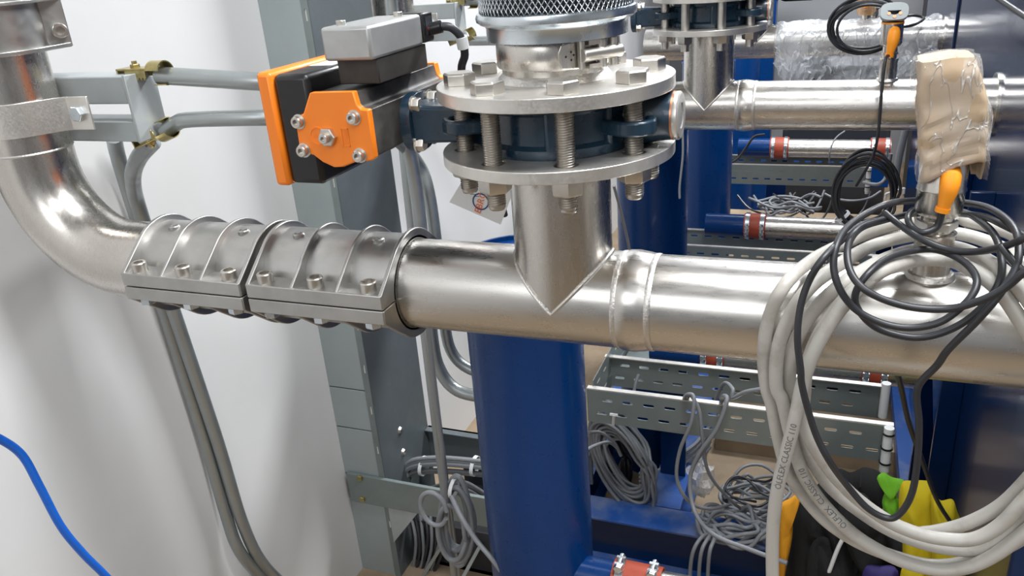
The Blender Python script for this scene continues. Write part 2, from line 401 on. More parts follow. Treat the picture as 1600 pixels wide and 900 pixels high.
# butterfly valve between the flanges
val = empty('butterfly_valve', (TX, Y1, -.162), 'dark blue butterfly valve body clamped between the two nearest flanges', 'valve')
MB().lathe([(.041, -.1622), (.0655, -.1622), (.067, -.160), (.067, -.154), (.0625, -.151), (.0620, -.128), (.0670, -.125), (.067, -.1195), (.0655, -.1175), (.041, -.1175), (.041, -.1622)], (TX, Y1, 0), seg=64).build('valve_body', TEAL, val)
for ang_ in (-72, -25):
    a = math.radians(ang_); m_ = MB(Matrix.Translation((TX, Y1, -.1395)) @ Matrix.Rotation(a, 4, 'Z')); m_.box((.055, -.010, -.018), (.0668, .010, .018)).build('body_rib', TEAL, val, bevel=.003)
for k in (4, 7, 0, 3):
    c = BC[k]; a = math.atan2(c[1], c[0]); out = circ(.0185, 24, c)
    rin = [(.060 * math.cos(a + d), .060 * math.sin(a + d)) for d in (.26, -.26)]
    arc = [(c[0] + .0185 * math.cos(a + t), c[1] + .0185 * math.sin(a + t)) for t in [(-100 + 200 * i / 18) * PI / 180 for i in range(19)]]
    MB(Matrix.Translation((TX, Y1, 0))).plate(arc + rin, [circ(.0115, 20, c)], -.1465, -.1345).build('eyelet_lug', TEAL, val, bevel=.002)
MB().lathe([(0, .045), (.0235, .045), (.0235, .075), (.0205, .088), (.0195, .100), (0, .100)], (TX, Y1, -.139), (1, 0, 0), 40).build('shaft_boss', TEAL, val)
cp = MB().lathe([(0, .1010), (.0192, .1010), (.0195, .1015), (.0195, .1050), (.018, .1065), (.0105, .1065), (.0095, .1055), (0, .1055)], (TX, Y1, -.139), (1, 0, 0), 40).build('end_plate', FLG, val)
MB().lathe([(0, .0998), (.0197, .0998), (.0197, .1012), (0, .1012)], (TX, Y1, -.139), (1, 0, 0), 40).build('copper_washer', COPPER, val)
nk = MB()
def ring_rect(x, hy, hz): return [(x, Y1 - hy, -.144 - hz), (x, Y1 + hy, -.144 - hz), (x, Y1 + hy, -.144 + hz), (x, Y1 - hy, -.144 + hz)]
vs = []; rr = [(-.353, .021, .019), (-.345, .0195, .0175), (-.335, .0185, .0165), (-.30, .018, .0155), (-.283, .024, .017), (-.270, .030, .019)]
for x, hy, hz in rr: vs += ring_rect(x, hy, hz)
fs = [(0, 1, 2, 3), tuple(range(len(vs) - 4, len(vs)))[::-1]]
for i in range(len(rr) - 1):
    for k in range(4): fs.append((4 * i + k, 4 * i + (k + 1) % 4, 4 * i + 4 + (k + 1) % 4, 4 * i + 4 + k))
nk.add(vs, fs).build('valve_neck', TEAL, val, bevel=.003)
ov = []
for k in range(40):
    a = 2 * PI * k / 40; ov.append((.021 * (abs(math.cos(a)) ** .8) * (1 if math.cos(a) > 0 else -1) + 0, .0265 * (abs(math.sin(a)) ** .8) * (1 if math.sin(a) > 0 else -1)))
MB(MX((-.3605, Y1, -.144), (0, 1, 0), (0, 0, 1), (1, 0, 0))).plate([(x * 1.25, y) for x, y in ov], [], 0, .010).build('mounting_flange', TEAL, val, bevel=.002)
for dy in (-.0165, .0165):
    for dz in (-.018, .018):
        mm = MB(); mm.cyl((-.3505, Y1 + dy, -.144 + dz), (-.3490, Y1 + dy, -.144 + dz), .0075, 20); mm.hexa((-.349, Y1 + dy, -.144 + dz), .0062, .0062, ax=(1, 0, 0), rot=.3)
        mm.build('mounting_bolt', BOLT, val)

# pneumatic actuator
act = empty('valve_actuator', (-.395, .68, -.17), 'orange and black pneumatic actuator with silver switch box on top', 'actuator')
YF = .600
capo = [(310, 435), (515, 430), (533, 492), (552, 512), (585, 515), (618, 742), (604, 753), (560, 760), (520, 762), (470, 783), (425, 785), (375, 762), (330, 728), (300, 722), (268, 718), (243, 548), (280, 534)]
cap2 = [P(380 + x / 3, y / 3, Y=YF) for x, y in capo]; cap2 = [(p.x, p.z) for p in cap2]
cc = (sum(x for x, z in cap2) / len(cap2), sum(z for x, z in cap2) / len(cap2))
def yplate(o2, y0, y1): return MB(MX((0, y0, 0), (1, 0, 0), (0, 0, 1), (0, 1, 0))).plate(o2, [], 0, y1 - y0)
yplate(cap2, YF, YF + .007).build('end_cap', ORANGE, act, bevel=.0012)
body2 = [(cc[0] + (x - cc[0]) * .965, cc[1] + (z - cc[1]) * .965) for x, z in cap2]
yplate(body2, YF + .007, .758).build('cylinder_body', DUSTY, act, bevel=.001)
yplate(cap2, .758, .766).build('end_cap', ORANGE, act, bevel=.0012)
def on_cap(x, y): p = P(380 + x / 3, y / 3, Y=YF); return p
for k, (x, y, r) in enumerate([(262, 570, .0052), (521, 551, .0052), (286, 704, .0052), (549, 728, .0052)]):
    p = on_cap(x, y); m_ = MB(MX((p.x, YF, p.z), (1, 0, 0), (0, 0, -1), (0, -1, 0)))
    m_.lathe([(0, -.001), (.0066, -.001), (.0066, .0006), (r, .0008), (r, .0052), (r - .0008, .006), (.0028, .006), (.0028, .003), (0, .003)], seg=24)
    m_.build('cap_screw', BOLT, act)
p = on_cap(402, 640); m_ = MB(MX((p.x, YF, p.z), (1, 0, 0), (0, 0, -1), (0, -1, 0)))
m_.hexa((0, 0, 0), .0085, .005); m_.lathe([(.0045, .004), (.0045, .010), (.0040, .0105), (.002, .0105), (.002, .008), (0, .008)], seg=20); m_.build('stop_screw', BOLT, act)
p = on_cap(350, 638); MB(MX((p.x, YF, p.z), (1, 0, 0), (0, 0, 1), (0, -1, 0))).lathe([(.0070, -.0002), (.0070, .0005), (.0083, .0005), (.0083, -.0002)], seg=40).build('embossed_ring', ORANGE, act)
a_ = math.radians(-8); ca, sa = math.cos(a_), math.sin(a_)
flat_text('ebro', .0055, MX((p.x - .0052, YF, p.z - .0014), (1, 0, .0), (0, 0, 1), (0, -1, 0)), 'embossed_text', ORANGE, act, .0005)
p = on_cap(470, 602); fr = MB(MX((p.x, YF, p.z), (0, 0, -1), (1, 0, 0), (0, -1, 0)))
for q0, q1 in (((0, -.0028), (.0160, -.0022)), ((0, .0038), (.0160, .0044)), ((0, -.0028), (.0006, .0044)), ((.0154, -.0028), (.0160, .0044))):
    fr.box((q0[0], q0[1], -.0002), (q1[0], q1[1], .0005))
fr.build('embossed_frame', ORANGE, act)
flat_text('EB4.1', .0058, MX((p.x, YF, p.z - .0008), (0, 0, -1), (1, 0, 0), (0, -1, 0)), 'embossed_text', ORANGE, act, .0005)
# positioner box on the far side of the body
MB().box((-.4690, .611, -.1925), (-.432, .735, -.0925)).build('positioner_box', BLACK, act, bevel=.005)
MB().box((-.4850, .609, -.1945), (-.4690, .739, -.0900)).build('positioner_cover', ORANGE, act, bevel=.004)
MB().box((-.462, .66, -.0926), (-.437, .72, -.0920)).build('type_label', PAPER, act)
flat_text('IP65', .006, MX((-.441, .675, -.0919), (0, 1, 0), (-1, 0, 0), (0, 0, 1)), 'label_text', PRINT, act, .0002)
# switch box stack
MB().box((-.406, .622, -.1035), (-.366, .715, -.082)).build('mounting_block', DBLOCK, act, bevel=.001)
MB().box((-.412, .612, -.0825), (-.364, .708, -.0545)).build('switch_box', ALU, act, bevel=.003)
for (x, y) in ((-.400, .628), (-.378, .690)):
    MB().cyl((x, y, -.056), (x, y, -.0505), .0042, 20).build('box_screw', BOLT, act, bevel=.0005)
MB().lathe([(0, 0), (.006, 0), (.006, .006), (.0045, .008), (0, .008)], (-.412, .64, -.070), (-1, 0, 0), 6).build('vent_plug', ZYEL, act)
cn = MB().box((-.399, .708, -.081), (-.363, .730, -.054)).build('cable_connector', BLACK, act, bevel=.002)
MB().box((-.3632, .713, -.074), (-.3625, .726, -.058)).build('connector_face', DARKM, cn)
MB().lathe([(0, 0), (.0028, 0), (.0028, .0006), (0, .0006)], (-.3624, .719, -.069), (1, 0, 0), 16).build('red_indicator', RED, cn)
MB().tube([(-.363, .722, -.070), (-.352, .724, -.068)], .006, 14).build('cable_gland', BLACK, cn)
MB().tube(spline([(-.352, .724, -.068), (-.343, .727, -.070), (-.337, .733, -.080), (-.337, .738, -.096), (-.345, .745, -.115), (-.352, .79, -.16), (-.36, .86, -.3)], 6), .0040, 12).build('connector_cable', DCAB, act)
MB().tube([(-.3370, .7335, -.079), (-.3367, .736, -.090)], .0058, 14).build('clear_sleeve', WHITE, act)

# mesh filter on top, galvanised collar and bolted pipe clamp
fil = empty('mesh_filter', (TX, Y1, -.068), 'galvanised mesh filter drum with flared collar above the flange', 'filter')
cx_ = TX + .004
MB().lathe([(.0560, -.0730), (.0580, -.0730), (.0580, -.0635), (.0590, -.0615), (.0630, -.0600), (.0655, -.0580), (.0660, -.0550), (.0650, -.0520), (.0620, -.0510), (.0600, -.0520), (.0560, -.0610), (.0560, -.0730)], (cx_, Y1, 0), seg=72).build('flared_collar', GALVB, fil)
# expanded metal lattice
NC, NR, rm, hh = 84, 26, .0620, .0052
vs = []; fs = []
for j in range(NR + 1):
    for i in range(NC):
        a = 2 * PI * (i + .5 * (j % 2)) / NC; vs.append((cx_ + rm * math.cos(a), Y1 + rm * math.sin(a), -.0515 + j * .0034))
for j in range(NR - 1):
    for i in range(NC):
        if j % 2 == 0: l, r_ = (i - 1) % NC, i
        else: l, r_ = i, (i + 1) % NC
        fs.append((j * NC + i, (j + 1) * NC + r_, (j + 2) * NC + i, (j + 1) * NC + l))
ms = MB().add(vs, fs).build('mesh_sleeve', GALVB, fil)
wf = ms.modifiers.new('wire', 'WIREFRAME'); wf.thickness = .0016; wf.use_even_offset = False; wf.use_replace = True
MB().lathe([(.0570, -.052), (.0575, -.052), (.0575, .03), (.057, .03)], (cx_, Y1, 0), seg=48).build('filter_media', DARKM, fil)
clm = empty('pipe_clamp', (TX, Y1, -.088), 'wide stainless bolt clamp band round the pipe stub below the filter', 'clamp')
MB().lathe([(.0437, -.0955), (.0465, -.0955), (.0475, -.0940), (.0475, -.0745), (.0465, -.0730), (.0437, -.0730), (.0437, -.0955)], (TX, Y1, 0), seg=64).build('clamp_band', STEELZ, clm)
ta = math.radians(-37)
def rot_pt(r, a, z): return (TX + r * math.cos(a), Y1 + r * math.sin(a), z)
M_ = MX(rot_pt(.0475, ta, -.0842), (-math.sin(ta), math.cos(ta), 0), (0, 0, 1), (math.cos(ta), math.sin(ta), 0))
# M_: x tangential, y up, z outwards
MB(M_).plate([(-.026, -.009), (.0, -.0105), (.0, .0105), (-.026, .009), (-.0285, .004), (-.0285, -.004)], [], -.001, .0012).build('strap_end', STEELZ, clm, bevel=.0005)
for k, (u_, v_) in enumerate([(-.022, .0), (-.017, .003), (-.017, -.003), (-.0145, .0005)]):
    MB(M_).cyl((u_, v_, .0010), (u_, v_, .0014), .0009, 10).build('rivet', DARKM, clm)
lg = MB(M_)
lg.plate([(-.010, -.0105), (.006, -.0105), (.006, .0105), (-.010, .0105)], [slot(-.002, 0, .011, .010)], .001, .0025); lg.cyl((-.010, -.0105, .006), (-.010, .0105, .006), .0025, 14)
lg.plate([(-.006, -.0105), (.010, -.0105), (.010, -.007), (-.006, -.007)], [], .0025, .010); lg.plate([(-.006, .007), (.010, .007), (.010, .0105), (-.006, .0105)], [], .0025, .010)
lg.cyl((.008, -.0105, .0075), (.008, .0105, .0075), .004, 16); lg.cyl((.020, -.0105, .0075), (.020, .0105, .0075), .004, 16)
lg.box((.020, -.0105, .0), (.030, .0105, .003))
lg.build('clamp_lug', BOLT, clm)
MB(M_).cyl((-.012, 0, .0085), (.026, 0, .0085), .0052, 20).build('clamp_bolt', BOLT, clm, bevel=.0006)
# ------------------------------------------------------------------ couplings
def coupling(org, M, L, label, ribs):
    t = empty('pipe_coupling', org, label, 'coupling', None)
    def shell(sg, name):
        s = MB(M); N = 28; ri, ro = .0447, .0488
        vs = []; fs = []
        for x in (0, L):
            for rad in (ri, ro):
                for k in range(N + 1):
                    a = PI * k / N; vs.append((x, rad * math.cos(a), sg * max(rad * math.sin(a), .0006)))
        n = N + 1
        for k in range(N):
            fs += [(k, k + 1, n + k + 1, n + k), (2 * n + k, 2 * n + k + 1, 3 * n + k + 1, 3 * n + k), (n + k, n + k + 1, 3 * n + k + 1, 3 * n + k), (k, k + 1, 2 * n + k + 1, 2 * n + k)]
        s.add(vs, fs)
        for sy in (-1, 1):
            y0, y1 = sorted((sy * .0462, sy * .0708)); z0, z1 = sorted((sg * .0006, sg * .0150)); s.box((.0006, y0, z0), (L - .0006, y1, z1))
        Rr = .0555; E_ = (.0700, .0146); d = math.hypot(*E_); ta_ = math.atan2(E_[1], E_[0]) + math.acos(Rr / d)
        outer = [(.0700, .0010), (.0700, .0146)] + [(Rr * math.cos(ta_ + (PI - 2 * ta_) * k / 24), Rr * math.sin(ta_ + (PI - 2 * ta_) * k / 24)) for k in range(25)] + [(-.0700, .0146), (-.0700, .0010)]
        inner = [(.0447 * math.cos(PI - PI * k / 24), max(.0449 * math.sin(PI * k / 24), .0010)) for k in range(25)]
        for x, th in ribs:
            s.plate([(y, sg * z) for y, z in outer + inner], [], 0, th, Matrix(((0, 0, 1, x), (1, 0, 0, 0), (0, 1, 0, 0), (0, 0, 0, 1))))
        return s.build(name, CAST, t, bevel=.0009)
    shell(1, 'upper_shell'); shell(-1, 'lower_shell')
    xs = [L * .12, L * .5, L * .88]
    for x in xs:
        for y in (-.0605, .0605):
            h = MB(M @ Matrix.Translation((x, y, .0150))).lathe([(0, -.001), (.0080, -.001), (.0080, .0090), (.0072, .0100), (.0048, .0100), (.0046, .0040), (0, .0040)], seg=24).build('socket_screw', BOLT, t, ang=30)
            MB(M @ Matrix.Translation((x, y, -.0150))).hexa((0, 0, 0), .0085, .0075, ax=(0, 0, -1), rot=x * 40).build('hex_nut', GALVB, h)
    for x in (L * .20, L * .80):
        MB(M @ Matrix.Translation((x, -.012, .0455))).lathe([(0, 0), (.0062, 0), (.0062, .0035), (.0050, .0045), (.0040, .0045), (.0036, .0030), (.0022, .0032), (.0020, .0050), (0, .0052)], seg=22).build('locating_boss', CAST, t)
    return t
CL = .155
rb = [(0, .0045), (.052, .0035), (.103, .0035), (CL - .0045, .0045)]
coup1 = coupling((-.695, Y1, PZ - .05), MX((-.695, Y1, PZ - .006 + .006), (1, 0, 0), (0, 1, 0), (0, 0, 1)), CL, 'ribbed cast pipe coupling next to the elbow, left one of the near pair', rb)
coup2 = coupling((-.533, Y1, PZ - .05), MX((-.533, Y1, PZ), (1, 0, 0), (0, 1, 0), (0, 0, 1)), CL, 'ribbed cast pipe coupling next to the tee, right one of the near pair', rb)
coup3 = coupling((RX, Y1, -.075), MX((RX, Y1, -.072), (0, 0, 1), (math.cos(1.0), math.sin(1.0), 0), (math.sin(1.0), -math.cos(1.0), 0)), CL, 'upright cast pipe coupling on the riser in the top left corner', [(0, .005), (.05, .004), (.10, .004), (CL - .005, .005)])

# ------------------------------------------------------------------ riser bracket
def bracket(dy, lab):
    t = empty('pipe_bracket', (WX, .73 + dy, -.15), lab, 'bracket')
    for z0, z1 in ((-.1365, -.1055), (-.1800, -.1560)):
        s = MB(); s.box((WX, .709 + dy, z0), (-.745, .750 + dy, z1)); s.build('bracket_arm', GPAINT, t, bevel=.0015)
    s = MB(MX((-.745, .708 + dy, 0), (0, 1, 0), (0, 0, 1), (1, 0, 0)))
    s.plate([(0, -.1810), (.046, -.1775), (.046, -.1060), (0, -.1045)], [], 0, .004).build('end_plate', GPAINT, t, bevel=.0008)
    MB().box((WX, .69 + dy, -.21), (WX + .006, .77 + dy, -.08)).build('wall_plate', GPAINT, t, bevel=.001)
    return t
br = bracket(0, 'light grey steel wall bracket behind the nearest riser')
band = empty('riser_clamp', (RX, Y1, -.16), 'flat stainless band clamp bolting the nearest riser to its bracket', 'clamp')
bp = []; bw = .0445
a0, a1 = math.radians(-200), math.radians(-22)
for k in range(25):
    a = a0 + (a1 - a0) * k / 24; bp.append((RX + bw * math.cos(a), Y1 + bw * math.sin(a)))
bp.append((-.806, Y1 + .006)); bp.append((-.798, Y1 + .012)); bp += [(-.768, Y1 + .0135)]
bo = []
for i, p_ in enumerate(bp):
    q = bp[min(i + 1, len(bp) - 1)]; pr = bp[max(i - 1, 0)]; d = Vector((q[0] - pr[0], q[1] - pr[1])).normalized(); bo.append((p_[0] + d.y * .0022, p_[1] - d.x * .0022))
vs = []; fs = []
for i in range(len(bp)):
    tilt = 0
    for (x, y) in (bp[i], bo[i]):
        vs += [(x, y, -.158 + tilt), (x, y, -.121 + tilt)]
for i in range(len(bp) - 1):
    a = 4 * i; b_ = a + 4
    fs += [(a, a + 1, b_ + 1, b_), (a + 2, b_ + 2, b_ + 3, a + 3), (a + 1, a + 3, b_ + 3, b_ + 1), (a, b_, b_ + 2, a + 2)]
fs += [(0, 1, 3, 2), (len(vs) - 4, len(vs) - 2, len(vs) - 1, len(vs) - 3)]
MB().add(vs, fs).build('clamp_band', FLG, band, bevel=.0006)
MB().hexa((-.784, Y1 + .0110, -.1395), .0092, .0065, ax=(0, -1, 0), rot=.2).build('hex_bolt', GALVB, band, bevel=.0004)

# beam clamps, yellow zinc
def beam_clamp(org, M, lab):
    t = empty('beam_clamp', org, lab, 'clamp')
    s = MB(M)
    s.box((-.024, -.010, -.0015), (.022, .010, .0005)); s.box((-.024, -.010, -.012), (-.022, .010, .0005)); s.box((-.012, -.010, -.0015), (.018, -.0085, -.010)); s.box((-.012, .0085, -.0015), (.018, .010, -.010))
    for k in range(6): s.box((-.011 + k * .005, -.010, -.0125), (-.0085 + k * .005, -.0085, -.0095))
    s.build('jaw', ZYEL, t, bevel=.0005)
    MB(M).lathe([(.0125, -.009), (.0138, -.009), (.0138, .009), (.0125, .009), (.0125, -.009)], (.030, 0, -.006), (1, 0, 0), 24, -PI * .6, PI * .9).build('saddle', ZYEL, t)
    s = MB(M); s.cyl((-.004, 0, 0), (-.004, 0, .008), .003, 12); s.hexa((-.004, 0, .0005), .0055, .004); s.build('clamp_screw', ZYEL, t)
    return t
zc = -.115
beam_clamp((-.735, .735, -.105), MX((-.745, .735, -.1005), (1, 0, 0), (0, 1, 0), (0, 0, 1)), 'yellow zinc beam clamp on top of the nearest wall bracket')
beam_clamp((-.735, .735, -.185), MX((-.750, .735, -.1850), (.86, 0, .3), (0, 1, 0), (.3, 0, -.86)), 'yellow zinc beam clamp under the nearest wall bracket')
# conduits
def tube_obj(name, label, cat, pts, r, m, group=None, seg=14, n=8, parts=None):
    path = spline(pts, n)
    o = MB().tube(path, r, seg).build(name, m); tag(o, label, cat, group); return o, path
CY = .735
tube_obj('conduit', 'galvanised conduit rising up the wall behind the bracket and turning right', 'conduit',
         [P(420, 915, X=-.93), P(375, 862, X=-.938), P(352, 800, X=-.948), P(318, 680, X=-.952), P(262, 500, X=-.952), P(212, 335, X=-.95), P(186, 250, X=-.94), P(178, 215, X=-.92)], .0105, GALV, seg=18)
tube_obj('conduit', 'galvanised conduit curving off the lower beam clamp and down the wall', 'conduit',
         [P(455, 925, X=-.925), P(410, 880, X=-.925), P(378, 815, X=-.930), P(340, 690, X=-.930), P(276, 500, X=-.930), P(222, 340, X=-.925), P(208, 285, X=-.88), P(215, 250, X=-.82), P(238, 222, Y=.75)], .0105, GALV, seg=18)
tube_obj('conduit', 'upper horizontal conduit from the nearest bracket to behind the actuator', 'conduit',
         [P(248, 118, Y=.74), P(330, 123, Y=.745), P(415, 128, Y=.75), P(520, 132, Y=.80), P(590, 160, Y=.88), P(632, 215, Y=.97), P(648, 280, Y=1.0), P(662, 400, Y=1.0), P(674, 520, Y=1.0), P(686, 575, Y=1.0), P(715, 610, Y=1.0), P(770, 622, Y=1.0)], .0100, GALV, seg=18)
tube_obj('conduit', 'lower horizontal conduit from the nearest bracket to behind the actuator', 'conduit',
         [P(258, 207, Y=.74), P(275, 193, Y=.74), P(300, 187, Y=.74), P(415, 184, Y=.75), P(520, 184, Y=.82), P(600, 205, Y=.92), P(650, 250, Y=1.02), P(670, 300, Y=1.03), P(684, 400, Y=1.03), P(694, 500, Y=1.03), P(706, 550, Y=1.03), P(735, 577, Y=1.03), P(790, 590, Y=1.03)], .0090, GALV, seg=18)
tube_obj('conduit', 'narrow upright conduit beside the cable tower, left of the blue column', 'conduit',
         [P(610, -10, Y=1.12), P(625, 150, Y=1.12), P(632, 230, Y=1.12), P(650, 400, Y=1.12), P(665, 520, Y=1.12), P(682, 660, Y=1.12), P(706, 850, Y=1.12), P(716, 940, Y=1.12)], .0095, GALV, seg=18)
tube_obj('cable', 'blue cable hanging across the bottom left corner by the wall', 'cable',
         [P(-40, 670, X=-.80), P(0, 686, X=-.80), P(35, 712, X=-.80), P(62, 760, X=-.80), P(95, 822, X=-.80), P(130, 865, X=-.80), P(165, 900, X=-.80), P(210, 950, X=-.80)], .0046, BCAB, seg=16)

# ------------------------------------------------------------------ repeats of the unit further back
ordn = ['', 'second', 'third', 'fourth']
gm = 'manifold pipes with welded tees'
man['group'] = gm
for k in (1, 2):
    if k == 1: dup(elb, OFF[k], f'stainless elbow pipe of the {ordn[k]} unit from the camera, by the wall')
    m2 = dup(man, OFF[k], 'stainless manifold pipe crossing just above centre right, second from the camera' if k == 1 else 'stainless manifold pipe at the top edge under plastic wrap, farthest', gm)
s2 = empty('flanged_pipe_stub', (TX, Y1, -.1175), 'round flange with smooth bolts above the second valve, at the top edge', 'flange')
for o in stub.children:
    if not o.name.startswith('hex_bolt'):
        c_ = o.copy(); C.objects.link(c_); c_.parent = s2
def plain_bolts(parent):
    for k, c in enumerate(BC):
        h = MB(); h.hexa((TX + c[0], Y1 + c[1], -.1065), .0138, .0100, rot=k * .4); o = h.build('hex_bolt', BOLT, parent, bevel=.0004)
        MB().cyl((TX + c[0], Y1 + c[1], -.107), (TX + c[0], Y1 + c[1], -.198), .0074, 16).build('shank', BOLT, o)
        MB().hexa((TX + c[0], Y1 + c[1], -.1725), .0138, .0130, ax=(0, 0, -1), rot=k * .3).build('hex_nut', BOLT, o)
plain_bolts(s2); s2.location = s2.location + Vector(OFF[1])
dup(val, OFF[1], 'dark blue butterfly valve body of the second unit, behind the mesh filter')
dup(br, OFF[1], 'light grey steel wall bracket of the second unit, above the actuator')
dup(band, OFF[1], 'flat stainless band clamp on the second riser, behind the silver switch box')
dup(coup1, OFF[1], 'ribbed cast pipe coupling of the second unit, next to its elbow')
dup(coup2, OFF[1], 'ribbed cast pipe coupling of the second unit, seen between collar and second valve')
for nm in [o for o in bpy.data.objects if o.name.startswith('beam_clamp') and o.parent is None][:2]:
    dup(nm, OFF[1], nm['label'].replace('nearest', 'second').replace('yellow', 'small yellow'))
for zz, yy, nm in ((-.105, 0, 'upper'), (-.185, 0, 'lower')):
    tube_obj('conduit', f'{nm} horizontal conduit running right from the second bracket', 'conduit', [(-.735, .74 + SP, zz), (-.65, .745 + SP, zz - .002), (-.55, .745 + SP, zz - .004), (-.47, .755 + SP, zz - .004)], .010, GALV)
# ------------------------------------------------------------------ vertical cable tower on the wall
tw = empty('cable_tower', (-.90, 1.36, FZ), 'tall grey sheet steel cable duct standing against the white wall', 'cable duct')
TY0, TY1, TXR = 1.26, 1.47, -.862
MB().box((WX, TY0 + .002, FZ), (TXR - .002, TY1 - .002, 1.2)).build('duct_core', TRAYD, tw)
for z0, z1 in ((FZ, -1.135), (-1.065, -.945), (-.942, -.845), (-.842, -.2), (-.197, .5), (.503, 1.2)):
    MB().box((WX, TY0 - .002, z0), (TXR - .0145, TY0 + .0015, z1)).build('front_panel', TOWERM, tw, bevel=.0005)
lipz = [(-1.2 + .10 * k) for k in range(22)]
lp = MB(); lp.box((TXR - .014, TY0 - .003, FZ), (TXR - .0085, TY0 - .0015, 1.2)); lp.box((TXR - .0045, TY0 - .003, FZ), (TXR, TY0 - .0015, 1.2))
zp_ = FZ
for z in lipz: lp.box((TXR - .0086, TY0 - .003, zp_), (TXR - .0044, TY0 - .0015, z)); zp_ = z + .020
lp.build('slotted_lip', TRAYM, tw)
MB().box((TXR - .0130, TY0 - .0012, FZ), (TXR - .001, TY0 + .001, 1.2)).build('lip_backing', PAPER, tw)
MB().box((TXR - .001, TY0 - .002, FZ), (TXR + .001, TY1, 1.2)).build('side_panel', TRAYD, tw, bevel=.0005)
for (px, py) in ((625, 672), (630, 706)):
    p = P(px, py, X=TXR + .001); MB().lathe([(0, .006), (.006, .005), (.0085, .001), (.009, 0)], p, (1, 0, 0), 20).build('dome_bolt', BOLT, tw)
cb = empty('cross_beam', (-.75, TY0, -1.13), 'grey steel cross beam bolted to the front foot of the cable duct', 'beam')
MB().box((-.955, TY0 - .012, -1.135), (-.50, TY0 - .003, -1.060)).build('web', TRAYM, cb, bevel=.001)
for (px, py) in ((563, 746), (567, 779)):
    p = P(px, py, Y=TY0 - .012); MB().hexa(p, .0075, .006, ax=(0, -1, 0)).build('hex_bolt', ZYEL, cb)
cb2 = empty('cross_beam', (-.7, TY1, -1.13), 'dark grey rear cross beam running right from the cable duct', 'beam')
MB().box((TXR + .001, TY1 - .004, -1.150), (-.45, TY1 + .004, -1.060)).build('web', TRAYD, cb2, bevel=.001)
MB().box((TXR + .001, TY1 - .02, -1.063), (-.45, TY1 + .004, -1.060)).build('top_flange', TRAYD, cb2, bevel=.001)
s = MB(); s.plate([(0, 0), (.075, 0), (0, -.10)], [], 0, .004, MX((-.862, TY0 - .008, -1.135), (1, 0, 0), (0, 0, 1), (0, 1, 0)))
tag(s.build('gusset_brace', GPAINT), 'small grey triangular brace under the front cross beam', 'brace')
tr = empty('dark_gap_box', (-.66, 1.45, FZ), 'dark box added to darken the floor gap behind the front cross beam', 'box')
MB().box((-.855, 1.32, FZ), (-.50, 1.62, FZ + .01)).build('gap_box_bottom', DARKM, tr)  # dark box added to make the gap below the cross beam dark
MB().box((-.855, 1.32, FZ), (-.50, 1.325, FZ + .12)).build('gap_box_side', DARKM, tr)
MB().box((-.855, 1.615, FZ), (-.50, 1.62, FZ + .14)).build('gap_box_side', DARKM, tr)
for k, (a_, b__) in enumerate((((652, 915), (700, 838)), ((722, 905), (752, 850)))):
    tag(MB().tube([P(*a_, Y=1.27), P(*b__, Y=1.31)], .0055, 4).build('brace_strip', GALV), ('left' if k == 0 else 'right') + ' light metal strip slanting behind the hanging hank', 'strip')
# ------------------------------------------------------------------ blue columns
def column(y, top, lab, x=-.395, r=.084):
    t = empty('blue_column', (x, y, FZ), lab, 'column', 'blue painted columns')
    MB().lathe([(0, FZ), (r, FZ), (r, top - .006), (r + .0015, top - .005), (r + .0015, top - .001), (r, top), (r - .004, top), (r - .004, top - .006), (0, top - .006)], (x, y, 0), seg=72).build('shell', BLUE, t)
    return t
c1 = column(.985, -.400, 'bright blue round column standing directly behind the nearest tee')
column(1.87, -.400, 'blue round column right of the nearest flange, second in the row')
column(2.76, -.400, 'blue round column third in the row, behind red coupled hose stub')
column(3.65, -.400, 'blue round column farthest in the row, below the second manifold pipe')
tag(MB().tube(spline([P(959, 290, Y=.80), P(975, 350, Y=.85), P(985, 400, Y=.90), P(990, 460, Y=.95)], 6), .0016, 8).build('thin_wire', GCAB), 'thin clear grey wire hanging right of the nearest tee branch', 'wire')
tag(MB().tube(spline([P(1066, 195, Y=1.3), P(1067, 240, Y=1.3), P(1062, 290, Y=1.3), P(1062, 310, Y=1.3)], 6), .0018, 8).build('thin_wire', GCAB), 'thin grey wire hanging in front of the second blue column', 'wire')
